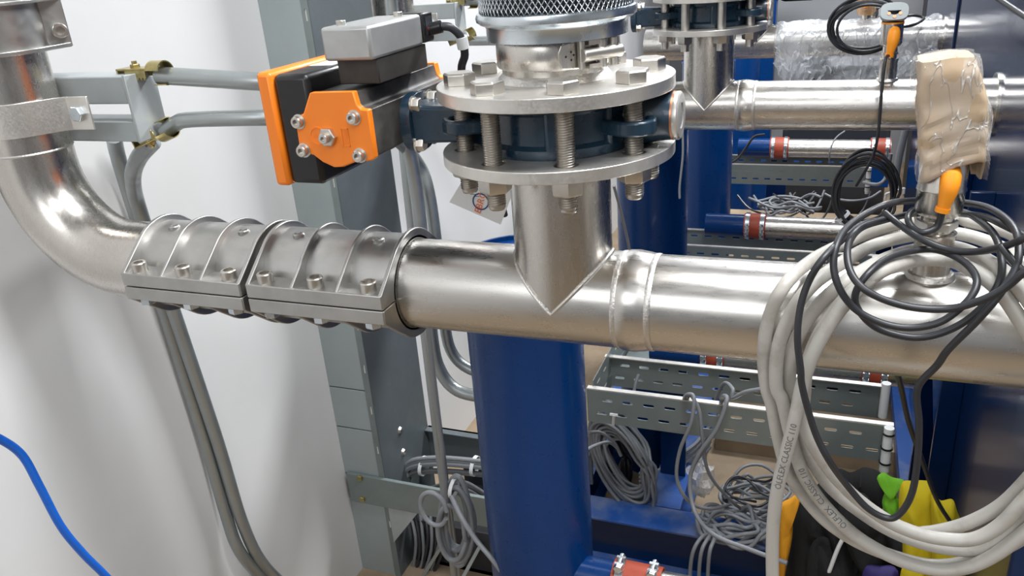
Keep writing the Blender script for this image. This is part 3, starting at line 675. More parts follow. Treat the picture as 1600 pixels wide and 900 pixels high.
# ------------------------------------------------------------------ hose branch pipes with red couplings
def branch(px, py, Z, r, x_end, lab, w=.055, second=True, topb=False):
    c = P(px, py, Z=Z); t = empty('branch_pipe', c, lab, 'pipe')
    MB().tube([(-.34, c.y, Z), (c.x + w * .25, c.y, Z)], r * .95, 28).build('blue_stub', BLUE, t)
    MB().tube([(c.x - w * .2, c.y, Z), (x_end, c.y, Z)], r * .93, 32).build('steel_pipe', STEEL, t)
    def sleeve(cx):
        sl = MB().lathe([(r, -w / 2), (r * 1.1, -w / 2), (r * 1.1, w / 2), (r, w / 2)], (cx, c.y, Z), (1, 0, 0), 36).build('rubber_sleeve', RUBBER, t)
        for s_ in (-1, 1):
            q = MB(); xx = cx + s_ * w * .34
            q.lathe([(r * 1.08, -.006), (r * 1.17, -.006), (r * 1.17, .006), (r * 1.08, .006)], (xx, c.y, Z), (1, 0, 0), 36)
            q.cyl((xx, c.y - r * 1.22, Z - r * .55), (xx, c.y - r * 1.22, Z + r * .55), r * .14, 10); q.box((xx - .006, c.y - r * 1.38, Z + r * .15), (xx + .006, c.y - r * 1.05, Z + r * .42)); q.box((xx - .006, c.y - r * 1.38, Z - r * .42), (xx + .006, c.y - r * 1.05, Z - r * .15))
            if topb:
                q.box((xx - .007, c.y - r * .45, Z + r * 1.10), (xx + .007, c.y - r * .30, Z + r * 1.5)); q.box((xx - .007, c.y + r * .05, Z + r * 1.12), (xx + .007, c.y + r * .2, Z + r * 1.5)); q.cyl((xx, c.y - r * .6, Z + r * 1.35), (xx, c.y + r * .4, Z + r * 1.35), r * .15, 12)
                q.hexa((xx, c.y - r * .45, Z + r * 1.35), r * .25, r * .25, ax=(0, -1, 0))
            q.build('hose_clamp', GALVB, sl)
    sleeve(c.x)
    if second: sleeve(second)
    return t, c
branch(996, 913, -.93, .030, .0, 'branch pipe with red rubber sleeve at the bottom edge', .075, False, True)
_, cB = branch(1115, 553, -.85, .030, .20, 'branch pipe with two red sleeves just below the nearest manifold', .05, .115)
branch(1180, 353, -.83, .034, .20, 'branch pipe with red sleeve in the middle, left of the cable coil', .062, False)
branch(1218, 231, -.80, .037, .20, 'branch pipe with red sleeves right under the second manifold pipe', .068, .165)
# ------------------------------------------------------------------ cable trays
def rail(y, z0, h, x0, x1, name, par, lip=1, m=TRAYM, rows=(.3, .72), step=.042):
    holes = []
    for ri, f_ in enumerate(rows):
        x = x0 + .03 + ri * .012
        while x < x1 - .03: holes.append(slot(x - x0, h * f_, .022, .006)); x += step
    MB(MX((x0, y, z0), (1, 0, 0), (0, 0, 1), (0, -1, 0))).plate([(0, 0), (x1 - x0, 0), (x1 - x0, h), (0, h)], holes, -.0007, .0007).build(name, m, par)
    MB().box((x0, y - (.0 if lip > 0 else .012), z0 + h), (x1, y + (.012 if lip > 0 else 0), z0 + h + .0025)).build('rail_lip', FLG, par)
def tray(y, z0, x0, x1, lab, wd=.15, h=.075, post=True):
    t = empty('cable_tray', ((x0 + x1) / 2, y, z0), lab, 'cable tray', 'perforated galvanised cable trays')
    rail(y, z0, h, x0, x1, 'front_rail', t); rail(y + wd, z0, h, x0, x1 - .005, 'back_rail', t, -1)
    pb = MB(); fl = []
    k = x0 + .05
    while k < x1 - .05: fl.append(slot(k - x0, wd * .3, .022, .007)); fl.append(slot(k - x0, wd * .7, .022, .007)); k += .05
    if post:
        pst = MB().lathe([(0, z0 - .020), (.007, z0 - .020), (.007, z0 - .012), (.0085, z0 - .012), (.0085, z0 + h + .004), (0, z0 + h + .004)], (x1 - .008, y - .010, 0), seg=16).build('end_guard', WHITE, t)
        MB().cyl((x1 - .008, y + wd - .010, z0 + .01), (x1 - .008, y + wd - .010, z0 + h + .01), .0085, 16).build('end_guard', WHITE, t)
        for zz in (z0 + .006, z0 + .037, z0 + h - .008):
            MB().lathe([(.0085, -.0015), (.0105, -.0015), (.0105, .0015), (.0085, .0015)], (x1 - .008, y - .010, zz), seg=16).build('cable_tie', BLACK, pst)
    return t
pA = P(923, 672, Y=1.37); pB = P(1392, 725, Y=1.37)
tray(1.37, -.915, -.425, .140, 'nearest perforated cable tray, two slotted rails below the manifold pipe')
tray(2.26, -.932, -.42, .140, 'second perforated cable tray, its rail just above the nearest manifold pipe')
tray(3.15, -.925, -.42, .140, 'farthest perforated cable tray, under the red sleeved branch pipe')
t4 = empty('cable_tray', (-.44, 1.6, -.90), 'short slotted tray piece running back behind the near column', 'cable tray')
MB(MX((-.415, 1.38, -.915), (0, 1, 0), (0, 0, 1), (1, 0, 0))).plate([(0, 0), (.6, 0), (.6, .09), (0, .09)], [slot(.04 + .05 * k, .03, .024, .006) for k in range(11)] + [slot(.04 + .05 * k, .07, .024, .006) for k in range(11)], 0, .0012).build('side_rail', TRAYM, t4)
MB(MX((-.26, 1.38, -.905), (0, 1, 0), (-1, 0, 0), (0, 0, 1))).plate([(.15, .0), (.6, 0), (.6, .15), (.15, .15)], [slot(.2 + .05 * k, .05, .024, .006) for k in range(8)] + [slot(.2 + .05 * k, .10, .024, .006) for k in range(8)], 0, .0012).build('tray_bottom', TRAYM, t4)
# ------------------------------------------------------------------ blue skid frame
def ibeam(a, b, wz, name, lab, h=.10, wf_=.08, m=BLUEF):
    a = Vector(a); b = Vector(b); d = (b - a); L = d.length; d.normalize(); y = Vector((0, 0, 1)).cross(d)
    t = empty(name, (a + b) / 2, lab, 'beam'); M = MX(a, d, y, (0, 0, 1))
    MB(M).box((0, -wf_ / 2, -.006), (L, wf_ / 2, 0)).build('top_flange', m, t, bevel=.001)
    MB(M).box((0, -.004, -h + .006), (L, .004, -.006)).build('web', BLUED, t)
    MB(M).box((0, -wf_ / 2, -h), (L, wf_ / 2, -h + .006)).build('bottom_flange', m, t, bevel=.001)
    return t
SZ = -1.18
ibeam((-.62, 1.43, SZ), (.20, 1.43, SZ), 0, 'frame_beam', 'blue frame beam lying across the floor in front of the grey cable heap', .13, .075)
ibeam((-.29, 1.47, SZ), (-.29, 2.6, SZ), 0, 'frame_beam', 'blue frame beam running away from the camera under the post', .13, .075)
ibeam((-.50, 1.47, SZ), (-.50, 2.7, SZ), 0, 'frame_beam', 'blue frame beam running back beside the second column', .13, .06)
ibeam((-.62, 2.36, SZ), (.24, 2.36, SZ), 0, 'frame_beam', 'blue frame beam crossing farther back below the trays', .13, .075)
ibeam((-.62, 3.2, SZ + .1), (.24, 3.2, SZ + .1), 0, 'frame_beam', 'blue frame beam crossing at the far end of the frame', .13, .075)
t = empty('frame_post', (-.285, 1.60, SZ), 'blue flat steel post carrying the nearest cable tray', 'post')
MB().box((-.320, 1.590, SZ), (-.262, 1.598, -.90)).build('post_plate', BLUED, t, bevel=.001)
MB().box((-.295, 1.598, SZ), (-.287, 1.64, -.90)).build('post_web', BLUEF, t, bevel=.001)
t = empty('frame_post', (-.20, 3.4, SZ), 'blue steel post under the farthest cable tray', 'post')
MB().box((-.235, 3.30, SZ), (-.16, 3.31, -.80)).build('post_plate', BLUE, t, bevel=.001)
MB().box((-.20, 3.31, SZ), (-.192, 3.36, -.80)).build('post_web', BLUEF, t, bevel=.001)
tag(MB().box((-.25, 2.45, FZ), (.22, 2.60, -1.02)).build('floor_plinth', FLOOR), 'dusty brown concrete plinth lying behind the nearest tray', 'plinth')
tag(MB().box((-.24, 1.95, FZ), (.22, 2.02, -1.27)).build('floor_kerb', FLOOR), 'low dusty kerb on the floor beyond the grey cable heap', 'kerb')
tag(MB().box((-.35, 2.9, -1.05), (.24, 3.0, -.98)).build('floor_board', FLOOR), 'brown board lying across the frame behind the second tray', 'board')
# ------------------------------------------------------------------ big navy tank panel on the right
tk = empty('blue_tank', (.6, 2.0, FZ), 'big glossy navy blue tank filling the right edge', 'tank')
TKX = .247
MB().box((TKX, .95, -1.22), (1.2, 2.16, .6)).build('tank_side', BLUED, tk, bevel=.004)
MB().box((TKX, 2.23, -1.22), (1.2, 3.0, .6)).build('tank_side', BLUED, tk, bevel=.004)
MB().box((TKX + .006, 2.15, -1.2), (1.1, 2.24, .6)).build('seam_strip', DARKM, tk)
for y in (1.42, 1.66):
    MB().box((TKX - .035, y, -1.22), (TKX, y + .012, -.42)).build('reflection_rib', BLUED, tk, bevel=.001)  # ribs added to stand in for vertical reflection stripes on the smooth side
MB().box((TKX - .04, 1.42, -1.26), (1.2, 3.0, -1.22)).build('tank_foot', BLUEF, tk, bevel=.001)
for y in (2.5,):
    MB(MX((.18, y, 0), (1, 0, 0), (0, 0, 1), (0, 1, 0))).plate([(0, -.86), (.066, -.86), (.066, -1.22)], [], 0, .01).build('gusset', BLUEF, tk)
s = MB(MX((.20, 1.45, 0), (1, 0, 0), (0, 0, 1), (0, 1, 0))); s.plate([(-.035, -.50), (.046, -.50), (.046, -1.0), (.030, -1.0)], [], 0, .006)
tag(s.build('gusset_plate', BLUEF), 'tall blue triangular gusset plate against the tank foot', 'plate')
for yy, lab in ((Y1 + SP, 'second'), (Y1 + 2 * SP, 'third')):
    tag(MB().lathe([(.0437, -.004), (.052, -.004), (.052, 0), (.0437, 0)], (TKX, yy, PZ), (1, 0, 0), 40).build('pipe_collar', STEEL), f'thin steel collar where the {lab} manifold pipe meets the tank', 'collar')
# far background machinery
fb = empty('far_machine', (.1, 4.2, FZ), 'dark blue machine frame standing far back left of the grey wall', 'machine')
MB().box((-.70, 4.0, FZ), (-.38, 4.5, .5)).build('cabinet', BLUED, fb, bevel=.01)
MB().box((-.36, 4.0, FZ), (-.28, 4.1, .5)).build('upright', BLUE, fb, bevel=.004)
MB().box((-.28, 4.2, -.35), (-.12, 4.5, .02)).build('motor_housing', DARKM, fb, bevel=.02)
fb = empty('far_machine', (.25, 4.6, FZ), 'dark cabinet with white strip far back beside the tank', 'machine')
MB().box((.36, 4.3, FZ), (.60, 4.6, .5)).build('cabinet', DARKM, fb, bevel=.01)
MB().box((.60, 4.2, FZ), (.66, 4.3, .5)).build('upright', BLUE, fb, bevel=.004)
MB().box((.545, 3.3, FZ), (.575, 3.33, .5)).build('white_strip', GALVB, fb, bevel=.004)
fb = empty('far_machine', (-.1, 3.9, FZ), 'low dark machine body beyond the farthest cable tray', 'machine')
MB().box((-.22, 3.95, FZ), (.24, 4.4, -.62)).build('housing', DARKM, fb, bevel=.02)
MB().box((-.05, 3.90, -.62), (.20, 4.3, -.50)).build('cover', BACK, fb, bevel=.02)
MB().box((-.30, 3.75, -1.1), (.24, 3.85, -1.0)).build('rail', BLUE, fb, bevel=.004)
# ------------------------------------------------------------------ sensors
def connector(p, parent, s=1, name='plug_connector'):
    """orange angled plug: hangs down from its screw nut; p = top centre, facing -Y"""
    path = [Vector(p) + Vector(v) * s for v in ((0, .012, .001), (0, .004, .001), (-.0004, -.002, -.002), (-.0008, -.005, -.008), (-.0015, -.006, -.016), (-.003, -.006, -.026), (-.0042, -.006, -.034))]
    q = MB().tube(path, [.0075 * s, .008 * s, .0088 * s, .0088 * s, .0078 * s, .0058 * s, .0052 * s], 20).build(name, ORANGES, parent)
    MB().tube([path[-1] + Vector((.0004, 0, .004)) * s, path[-1] + Vector((-.0002, 0, 0)) * s], .0064 * s, 18).build('grip_ring', ORANGES, q)
    return path[-1]
se = empty('flow_sensor', (SX, Y1, PZ + .080), 'stainless flow sensor with orange plug under the cardboard wrap', 'sensor')
zb = PZ + .080
MB().lathe([(0, 0), (.0115, 0), (.0115, .005), (.0130, .006), (.0130, .0085), (.0115, .0095), (.0115, .0125), (.0150, .014), (.0165, .018), (.0165, .032), (.0172, .033), (.0172, .0345), (.0165, .036), (.0165, .075), (.015, .078), (0, .078)], (SX, Y1, zb), seg=40).build('sensor_body', STEELZ, se)
MB().hexa((SX, Y1, zb + .003), .0150, .0065).build('hex_collar', BOLT, se)
pc = P(1487, 272, Y=Y1 - .018)
end1 = connector(pc, se, .80)
# cardboard sleeve, crushed, slightly tilted
cb_ = empty('cardboard_sleeve', (SX, Y1, -.19), 'crushed brown cardboard wrapped in clear tape over the nearest sensor', 'cardboard')
def sleeve_pts(n, off, jit, seed):
    vs = []; fs = []; NZ = 22; NA = 40
    for j in range(NZ + 1):
        t_ = j / NZ
        for i in range(NA):
            a = 2 * PI * i / NA
            # squarish section
            ca, sa = math.cos(a), math.sin(a); hx, hy, e = .0208, .0215, .22
            x = hx * (abs(ca) ** e) * (1 if ca > 0 else -1); y = hy * (abs(sa) ** e) * (1 if sa > 0 else -1)
            top = -.0955 - .0035 * (x < 0) * abs(x) / hx
            bot = -.180
            if y < 0:
                if x < -.005: bot = -.175 - .011 * min(1, (-.005 - x) / .016)
                elif x < .012: bot = -.171
                else: bot = -.168
            elif x > .015: bot = -.187
            z = bot + (top - bot) * t_
            k = noise.noise_vector(Vector((x * 50 + seed, y * 50, z * 42))) * jit
            # creases pressed across the front
            cr = -abs(math.sin((z * 70 + x * 26) * PI)) ** 6 * .0022 * (1 if t_ < .5 else .3)
            ux = 1 - (.30 * max(0, (t_ - .62) / .38) ** 1.2 if x > 0 else .05 * max(0, (t_ - .9) / .1)); uy = 1 - .12 * max(0, (t_ - .85) / .15)
            sh = .0070 - .0115 * t_
            vs.append(Vector((SX - .002 + sh + (x * ux) * (1 + off) + k.x, Y1 + (y * uy) * (1 + off) + k.y + cr * (1 if y > 0 else -1), z + k.z * .5)))
    for j in range(NZ):
        for i in range(NA):
            k = (i + 1) % NA; fs.append((j * NA + i, j * NA + k, (j + 1) * NA + k, (j + 1) * NA + i))
    c_ = len(vs); vs.append(Vector((SX - .003, Y1, -.0955 + off * .01)))
    for i in range(NA): fs.append((NZ * NA + i, NZ * NA + (i + 1) % NA, c_))
    return vs, fs
vs, fs = sleeve_pts(0, 0, .0030, 3)
o = MB().add(vs, fs).build('cardboard', CARD, cb_, ang=25); sd = o.modifiers.new('s', 'SOLIDIFY'); sd.thickness = .0015
vs, fs = sleeve_pts(0, .06, .0052, 9)
o = MB().add(vs, fs).build('clear_tape', FILM, cb_, ang=60)
# second sensor with display
S2 = P(1386, 128, Y=Y1 + SP); s2x = SX; y2 = Y1 + SP
sn = empty('flow_sensor', (s2x, y2, zb), 'unwrapped flow sensor with grey keypad head and orange plug on second pipe', 'sensor')
MB().lathe([(0, 0), (.0115, 0), (.0115, .005), (.0130, .006), (.0130, .0085), (.0115, .0095), (.0115, .0185), (.0150, .020), (.0175, .024), (.0175, .056), (.016, .058), (0, .058)], (s2x, y2, zb), seg=40).build('sensor_body', STEELZ, sn)
MB().lathe([(.0165, .056), (.0180, .056), (.0180, .0585), (.0165, .0585)], (s2x, y2, zb), seg=40).build('orange_ring', ORANGES, sn)
MB().lathe([(0, .0585), (.0170, .0585), (.0180, .070), (.0185, .078), (0, .078)], (s2x, y2, zb), seg=40).build('sensor_head', BLACK, sn)
fc = []
for k in range(32):
    a = 2 * PI * k / 32; fc.append((.0215 * (abs(math.cos(a)) ** .6) * (1 if math.cos(a) > 0 else -1), .0145 * (abs(math.sin(a)) ** .7) * (1 if math.sin(a) > 0 else -1)))
Mk = MX((s2x, y2 - .012, zb + .075), (1, 0, 0), (0, .42, .91), (0, -.91, .42))
kp = MB(Mk).plate(fc, [], -.006, .004).build('keypad', GPAINT, sn, bevel=.0015)
for (u_, v_) in ((-.008, -.004), (.009, -.004), (.0005, -.009)):
    MB(Mk).cyl((u_, v_, .004), (u_, v_, .0052), .0027, 14).build('button', COPPER, kp)
e2 = connector((s2x + .003, y2 - .020, zb + .043), sn, 1.12)
# third sensor partly wrapped in brown
s3 = empty('flow_sensor', (.055, Y1 + 2 * SP, PZ + .05), 'farthest sensor in amber wrapping at the top edge', 'sensor')
AMB = film('amber_tape', .8, (.72, .42, .18), 30)
MB().lathe([(0, -.04), (.012, -.04), (.012, .005), (0, .005)], (SX - .020, Y1 + 2 * SP, PZ + .070), seg=24).build('sensor_socket', STEELZ, s3)
MB().lathe([(0, .0), (.022, .0), (.026, .01), (.025, .09), (0, .1)], (SX - .020, Y1 + 2 * SP, PZ + .062), seg=24).build('wrapped_body', AMB, s3)
connector((SX - .018, Y1 + 2 * SP - .028, PZ + .062 + .060), s3, 1.15)

# ------------------------------------------------------------------ cables
def cable(lab, pts, r, m, name='cable', cat='cable', group=None, seg=12, n=8, closed=False):
    path = spline(pts, n, closed); o = MB().tube(path, r, seg, closed).build(name, m, ang=60); tag(o, lab, cat, group); return o, path
def c6(x, y): return (1180 + x / 2.812, 300 + y / 2.812)
def c5(x, y): return (1180 + x / 3, 600 + y / 3)
# thick white coil hung over the manifold
def wpt(px, py, yf, yt):
    t_ = min(max((py - 372) / 62, 0), 1); t_ = t_ * t_ * (3 - 2 * t_)
    return P(px, py, Y=yt + (yf - yt) * t_)
turns = [
 dict(yf=.600, yt=.720, L=[c6(*q) for q in ((700, 130), (560, 158), (400, 222), (250, 300), (130, 410), (62, 550), (38, 700), (48, 850))] + [c5(*q) for q in ((78, 100), (105, 240), (150, 400), (230, 530), (330, 640), (470, 735), (640, 805), (820, 850), (980, 838), (1120, 790), (1270, 710))]),
 dict(yf=.590, yt=.712, L=[c6(*q) for q in ((700, 190), (520, 235), (360, 325), (230, 430), (150, 550), (100, 690), (92, 850))] + [c5(*q) for q in ((128, 80), (160, 220), (190, 330), (240, 450), (330, 575), (470, 710), (640, 810), (800, 862), (950, 868), (1100, 815), (1270, 690))]),
 dict(yf=.600, yt=.704, L=[c6(*q) for q in ((700, 255), (560, 300), (400, 392), (285, 490), (205, 600), (155, 730), (150, 870))] + [c5(*q) for q in ((175, 90), (205, 220), (260, 350), (350, 480), (480, 590), (640, 690), (820, 755), (1000, 778), (1130, 740), (1270, 625))]),
 dict(yf=.588, yt=.697, L=[c6(*q) for q in ((700, 300), (560, 345), (445, 420), (345, 530), (270, 650), (225, 780), (215, 880))] + [c5(*q) for q in ((225, 170), (280, 300), (370, 430), (480, 540), (620, 640), (760, 700), (900, 728), (1030, 725), (1150, 660), (1270, 535))]),
]
rights = [[c6(1300, 300), c6(1181, 215), c6(1080, 165), c6(940, 130), c6(860, 118)], [c6(1300, 420), c6(1181, 330), c6(1090, 250), c6(960, 198), c6(850, 180)],
          [c6(1290, 600), c6(1181, 450), c6(1090, 350), c6(970, 275), c6(850, 240)], [c6(1280, 740), c6(1181, 590), c6(1110, 480), c6(1040, 400), c6(940, 335), c6(850, 300)]]
pts = []
for i, tn in enumerate(turns):
    for q in tn['L']: pts.append(wpt(q[0], q[1], tn['yf'], tn['yt']))
    if i < 3:
        rr_ = rights[i + 1]
        pts += [P(1668, 790 - 25 * i, Y=.59), P(1705, 690, Y=.59), P(1690, 580, Y=.59)]
        for q in rr_: pts.append(wpt(q[0], q[1], .59, turns[i + 1]['yt']))
pts += [P(1690, 690, Y=.60), P(1700, 600, Y=.60), P(1660, 480, Y=.60)] + [wpt(q[0], q[1], .60, .722) for q in rights[0]]
pts += [wpt(*c6(700, 290), .59, .722), wpt(*c6(560, 345), .59, .722), wpt(*c6(440, 440), .585, .7), wpt(*c6(340, 560), .580, .7), wpt(*c6(265, 690), .575, .7), wpt(*c6(215, 820), .572, .7)]
tail = [P(*c5(*q), Y=.568) for q in ((195, 130), (160, 270), (125, 400), (100, 520), (85, 650), (80, 800), (82, 960))]
pts += tail
wc, wpath = cable('thick off-white cable coil hanging over the nearest manifold pipe at right', pts, .0053, WCAB, 'cable_coil', 'cable coil', seg=16, n=8)
vd = (Vector((0, 0, 0)) - tail[1]).normalized()
def near_i(p): return min(range(len(wpath)), key=lambda i: (wpath[i] - p).length)
i0 = near_i(P(*c5(105, 480), Y=.568))
tube_text('\u00d6LFLEX CLASSIC 110', .0068, wpath, .0053, i0, vd, PRINT, wc, flip=True)
i0 = near_i(P(*c5(420, 665), Y=.590))
tube_text('\u00d6LFLEX  CLASSIC 110', .0068, wpath, .0053, i0, vd, PRINT, wc, flip=True)
# fifth visible strand
cable('off-white cable end sweeping up to the right inside the coil', [P(*c5(*q), Y=.606) for q in ((700, 705), (850, 690), (1000, 650), (1150, 570), (1270, 455), (1400, 300))], .0053, WCAB, 'cable_end', 'cable', seg=16)
# dark sensor cable of the near sensor
def dk(q, y): return P(*c6(*q), Y=y)
pts = [end1 + Vector((0, 0, .002)), dk((800, 150), .640), dk((740, 178), .636), (dk((695, 160), .642)), dk((672, 120), .65), dk((690, 85), .67), dk((760, 62), .70), dk((900, 85), .70), dk((970, 115), .67), dk((1045, 180), .63), dk((1080, 270), .600), dk((1078, 380), .585),
       dk((1020, 480), .580), dk((920, 570), .578), dk((800, 625), .578), dk((680, 638), .578), dk((540, 600), .578), dk((458, 525), .576), dk((440, 450), .576), dk((490, 365), .580), dk((580, 292), .60), dk((700, 257), .625), dk((800, 255), .628), dk((900, 295), .61), dk((962, 355), .590), dk((970, 420), .578),
       dk((920, 492), .570), dk((820, 568), .568), dk((700, 596), .568), dk((580, 583), .568), dk((460, 530), .568), dk((385, 450), .568), dk((347, 350), .572), dk((352, 250), .58), dk((402, 158), .60), dk((500, 88), .62), dk((600, 48), .635), dk((712, 38), .69), dk((820, 38), .70), dk((910, 46), .69), dk((1020, 68), .66), dk((1110, 125), .62), dk((1155, 200), .59), dk((1150, 320), .572),
       dk((1080, 440), .562), dk((980, 560), .560), dk((850, 690), .565), dk((800, 760), .57)] + [P(*c5(*q), Y=.572) for q in ((762, 20), (768, 180), (762, 340), (738, 500), (690, 595), (628, 630), (530, 585), (430, 475))] + [P(*c5(*q), Y=.556) for q in ((350, 365), (290, 250), (250, 130), (218, 0))] + [dk((200, 780), .556), dk((186, 650), .558), dk((196, 520), .562), dk((232, 400), .566), dk((300, 290), .57), dk((400, 195), .60), dk((470, 145), .64), dk((560, 122), .68), dk((700, 95), .705)]
cable('dark sensor cable looped in front of the off-white coil', pts, .0026, DCAB, 'sensor_cable', 'cable', seg=12)
cable('dark sensor cable circling low across the nearest sensor to the right', [dk((570, 92), .67), dk((640, 148), .65), dk((740, 212), .628), dk((860, 256), .618), dk((980, 262), .605), dk((1100, 237), .585), dk((1181, 205), .57), dk((1300, 150), .57)], .0026, DCAB, 'sensor_cable', 'cable')
cable('dark sensor cable sweeping under the sensor and off the right edge', [dk((700, 92), .70), dk((560, 126), .66), dk((462, 160), .62), dk((410, 230), .59), dk((412, 330), .572), (dk((462, 412), .562)), dk((560, 470), .560), dk((700, 508), .560), dk((860, 512), .560), dk((1000, 472), .556), dk((1100, 420), .554), dk((1181, 352), .552), dk((1290, 280), .552)], .0026, DCAB, 'sensor_cable', 'cable')
cable('thin dark cable at the right edge crossing the coil top', [dk((900, 95), .70), dk((1010, 110), .66), dk((1100, 150), .62), dk((1300, 250), .60)], .0026, DCAB, 'sensor_cable', 'cable')
cable('thin dark cable at the right edge running down beside the coil', [dk((1080, 240), .585), dk((1130, 300), .575), dk((1181, 350), .57), dk((1300, 440), .57)], .0024, DCAB, 'sensor_cable', 'cable')
cable('dark cable dropping from under the pipe to the yellow fabric', [P(1396, 572, Y=.70), P(*c5(680, 0), Y=.85), P(*c5(720, 180), Y=.95), P(*c5(780, 350), Y=1.05), P(*c5(850, 540), Y=1.12), P(*c5(920, 655), Y=1.15), P(*c5(960, 720), Y=1.2)], .0032, DCAB, 'sensor_cable', 'cable')
# second sensor cable down to the far coil
cable('thin dark cable hanging straight down from the second sensor plug', [e2 + Vector((0, 0, .002)), P(1383, 95, Y=1.50), P(1377, 150, Y=1.49), P(1373, 200, Y=1.49), P(1366, 238, Y=1.50), P(1355, 262, Y=1.55), P(1338, 290, Y=1.6)], .0026, DCAB, 'sensor_cable', 'cable')
cable('thin black cable looping right behind the second sensor head', [P(1403, 28, Y=2.4), P(1425, 24, Y=2.4), P(1443, 28, Y=2.4), P(1435, 36, Y=2.35), P(1418, 41, Y=2.3), P(1403, 42, Y=2.3)], .0035, DCAB, 'sensor_cable', 'cable')
# generic hank of cable
def hank(lab, cpx, Y, rx, ry, n, r, m, tilt=0, jit=.1, group=None, name='cable_coil', tie=None, tiecol=WHITE, depth=.02, seed=1, a0=0):
    rnd = random.Random(seed); c = P(cpx[0], cpx[1], Y=Y); pts = []
    nn = 14
    ox = oz = 0
    for i in range(n):
        sx, sz = rx * (1 + rnd.uniform(-jit, jit)), ry * (1 + rnd.uniform(-jit, jit)); dx, dz = rnd.uniform(-jit, jit) * rx * .6, rnd.uniform(-jit, jit) * ry * .5
        dy = rnd.uniform(-depth, depth)
        for k in range(nn):
            a = a0 + 2 * PI * k / nn; x = sx * math.cos(a) + dx; z = sz * math.sin(a) + dz
            x, z = x * math.cos(tilt) - z * math.sin(tilt), x * math.sin(tilt) + z * math.cos(tilt)
            pts.append(c + Vector((x, dy, z)))
    path = spline(pts, 3); t = empty(name, c, lab, 'cable coil', group)
    MB().tube(path, r, 7).build('cable', m, t, ang=80)
    if tie:
        for (ang_, wd) in tie:
            x = rx * math.cos(ang_); z = ry * math.sin(ang_); x, z = x * math.cos(tilt) - z * math.sin(tilt), x * math.sin(tilt) + z * math.cos(tilt)
            tg = Vector((-rx * math.sin(ang_), 0, ry * math.cos(ang_))); tg = Vector((tg.x * math.cos(tilt) - tg.z * math.sin(tilt), 0, tg.x * math.sin(tilt) + tg.z * math.cos(tilt))).normalized()
            MB().lathe([(wd, -.003), (wd + .002, -.003), (wd + .002, .003), (wd, .003)], c + Vector((x, 0, z)), tg, 14).build('cable_tie', tiecol, t)
    return t
hank('coil of black cable hanging by the end of the farthest tray', (1350, 300), 1.62, .052, .068, 9, .0028, DCAB, tie=[(-2.3, .014)], seed=4, jit=.14)
hank('coil of black cable hanging over the wrapped pipe at the top', (1352, 42), 2.25, .075, .062, 7, .0036, DCAB, seed=5, jit=.12)
hank('black tied grey cable hank hanging under the near tray left end', (975, 715), 1.50, .046, .105, 22, .0040, GCAB, tilt=.42, jit=.32, tie=[(1.2, .024)], tiecol=BLACK, depth=.035, seed=6)
hank('dark cable hank hanging behind the grey one under the near tray', (955, 705), 1.56, .035, .080, 9, .0038, DCAB, tilt=.30, jit=.25, depth=.02, seed=8)
hank('grey cable hank tied with white hanging left of the near column', (710, 820), .98, .030, .078, 6, .0046, GCAB, jit=.25, tie=[(1.57, .016)], depth=.02, seed=11, tilt=-.1)
hank('wide grey loop of cable left of the hanging hank', (685, 783), .97, .024, .032, 1, .0042, GCAB, seed=12)
cable('grey cable coming straight down to the hank left of the near column', [P(655, 440, Y=.93), P(664, 480, Y=.93), P(672, 540, Y=.94), P(680, 620, Y=.95), P(691, 700, Y=.96), P(694, 740, Y=.97), P(700, 790, Y=.98)], .0045, GCAB)
cable('grey cable leaving the hank towards the bottom of the near column', [P(705, 775, Y=.96), P(722, 810, Y=.94), P(745, 845, Y=.93), P(770, 875, Y=.92), P(800, 915, Y=.92)], .0042, GCAB)
# bundle of grey cables on the cross beams
g = 'grey cables bundled on the cross beams'
for k in range(14):
    dy = random.uniform(-.015, .015); dz = random.uniform(-14, 12)
    tag(MB().tube(spline([P(612 + k * 2, 755 + dz, Y=1.36 + dy), P(640, 733 + dz, Y=1.36 + dy), P(680, 727 + dz, Y=1.36 + dy), P(740, 731 + dz, Y=1.36 + dy), P(780, 736 + dz, Y=1.36 + dy)], 5), .0042, 8).build('cable', GCAB), 'grey cable in the tied bundle lying over the cross beams', 'cable', g)
for k in range(7):
    dz = random.uniform(-14, 14); dy = random.uniform(-.02, .02)
    tag(MB().tube(spline([P(640, 790 + dz, Y=1.40 + dy), P(680, 772 + dz, Y=1.40 + dy), P(720, 765 + dz, Y=1.40 + dy), P(745, 775 + dz, Y=1.40 + dy), P(780, 800 + dz, Y=1.40 + dy)], 5), .0042, 8).build('cable', GCAB), 'grey cable of the lower bundle behind the front cross beam', 'cable', 'grey cables behind the front cross beam')
for px in (662, 742):
    p = P(px, 728, Y=1.36); tag(MB().lathe([(.022, -.004), (.0235, -.004), (.0235, .004), (.022, .004)], p, (1, 0, -.1), 18).build('cable_tie', WHITE), 'white cable tie round the grey bundle, ' + ('left one' if px < 700 else 'right one beside the column'), 'cable tie')
for k in range(8):
    tag(MB().tube(spline([P(640 + 4 * k, 915, Y=1.30), P(650 + 6 * k, 850 + 8 * (k % 3), Y=1.30), P(640 + 8 * k, 800, Y=1.33)], 5), .0040, 8).build('cable', DCAB if k % 2 else GCAB), 'loose cable hanging in the dark gap below the cross beam', 'cable', 'loose cables below the cross beam')
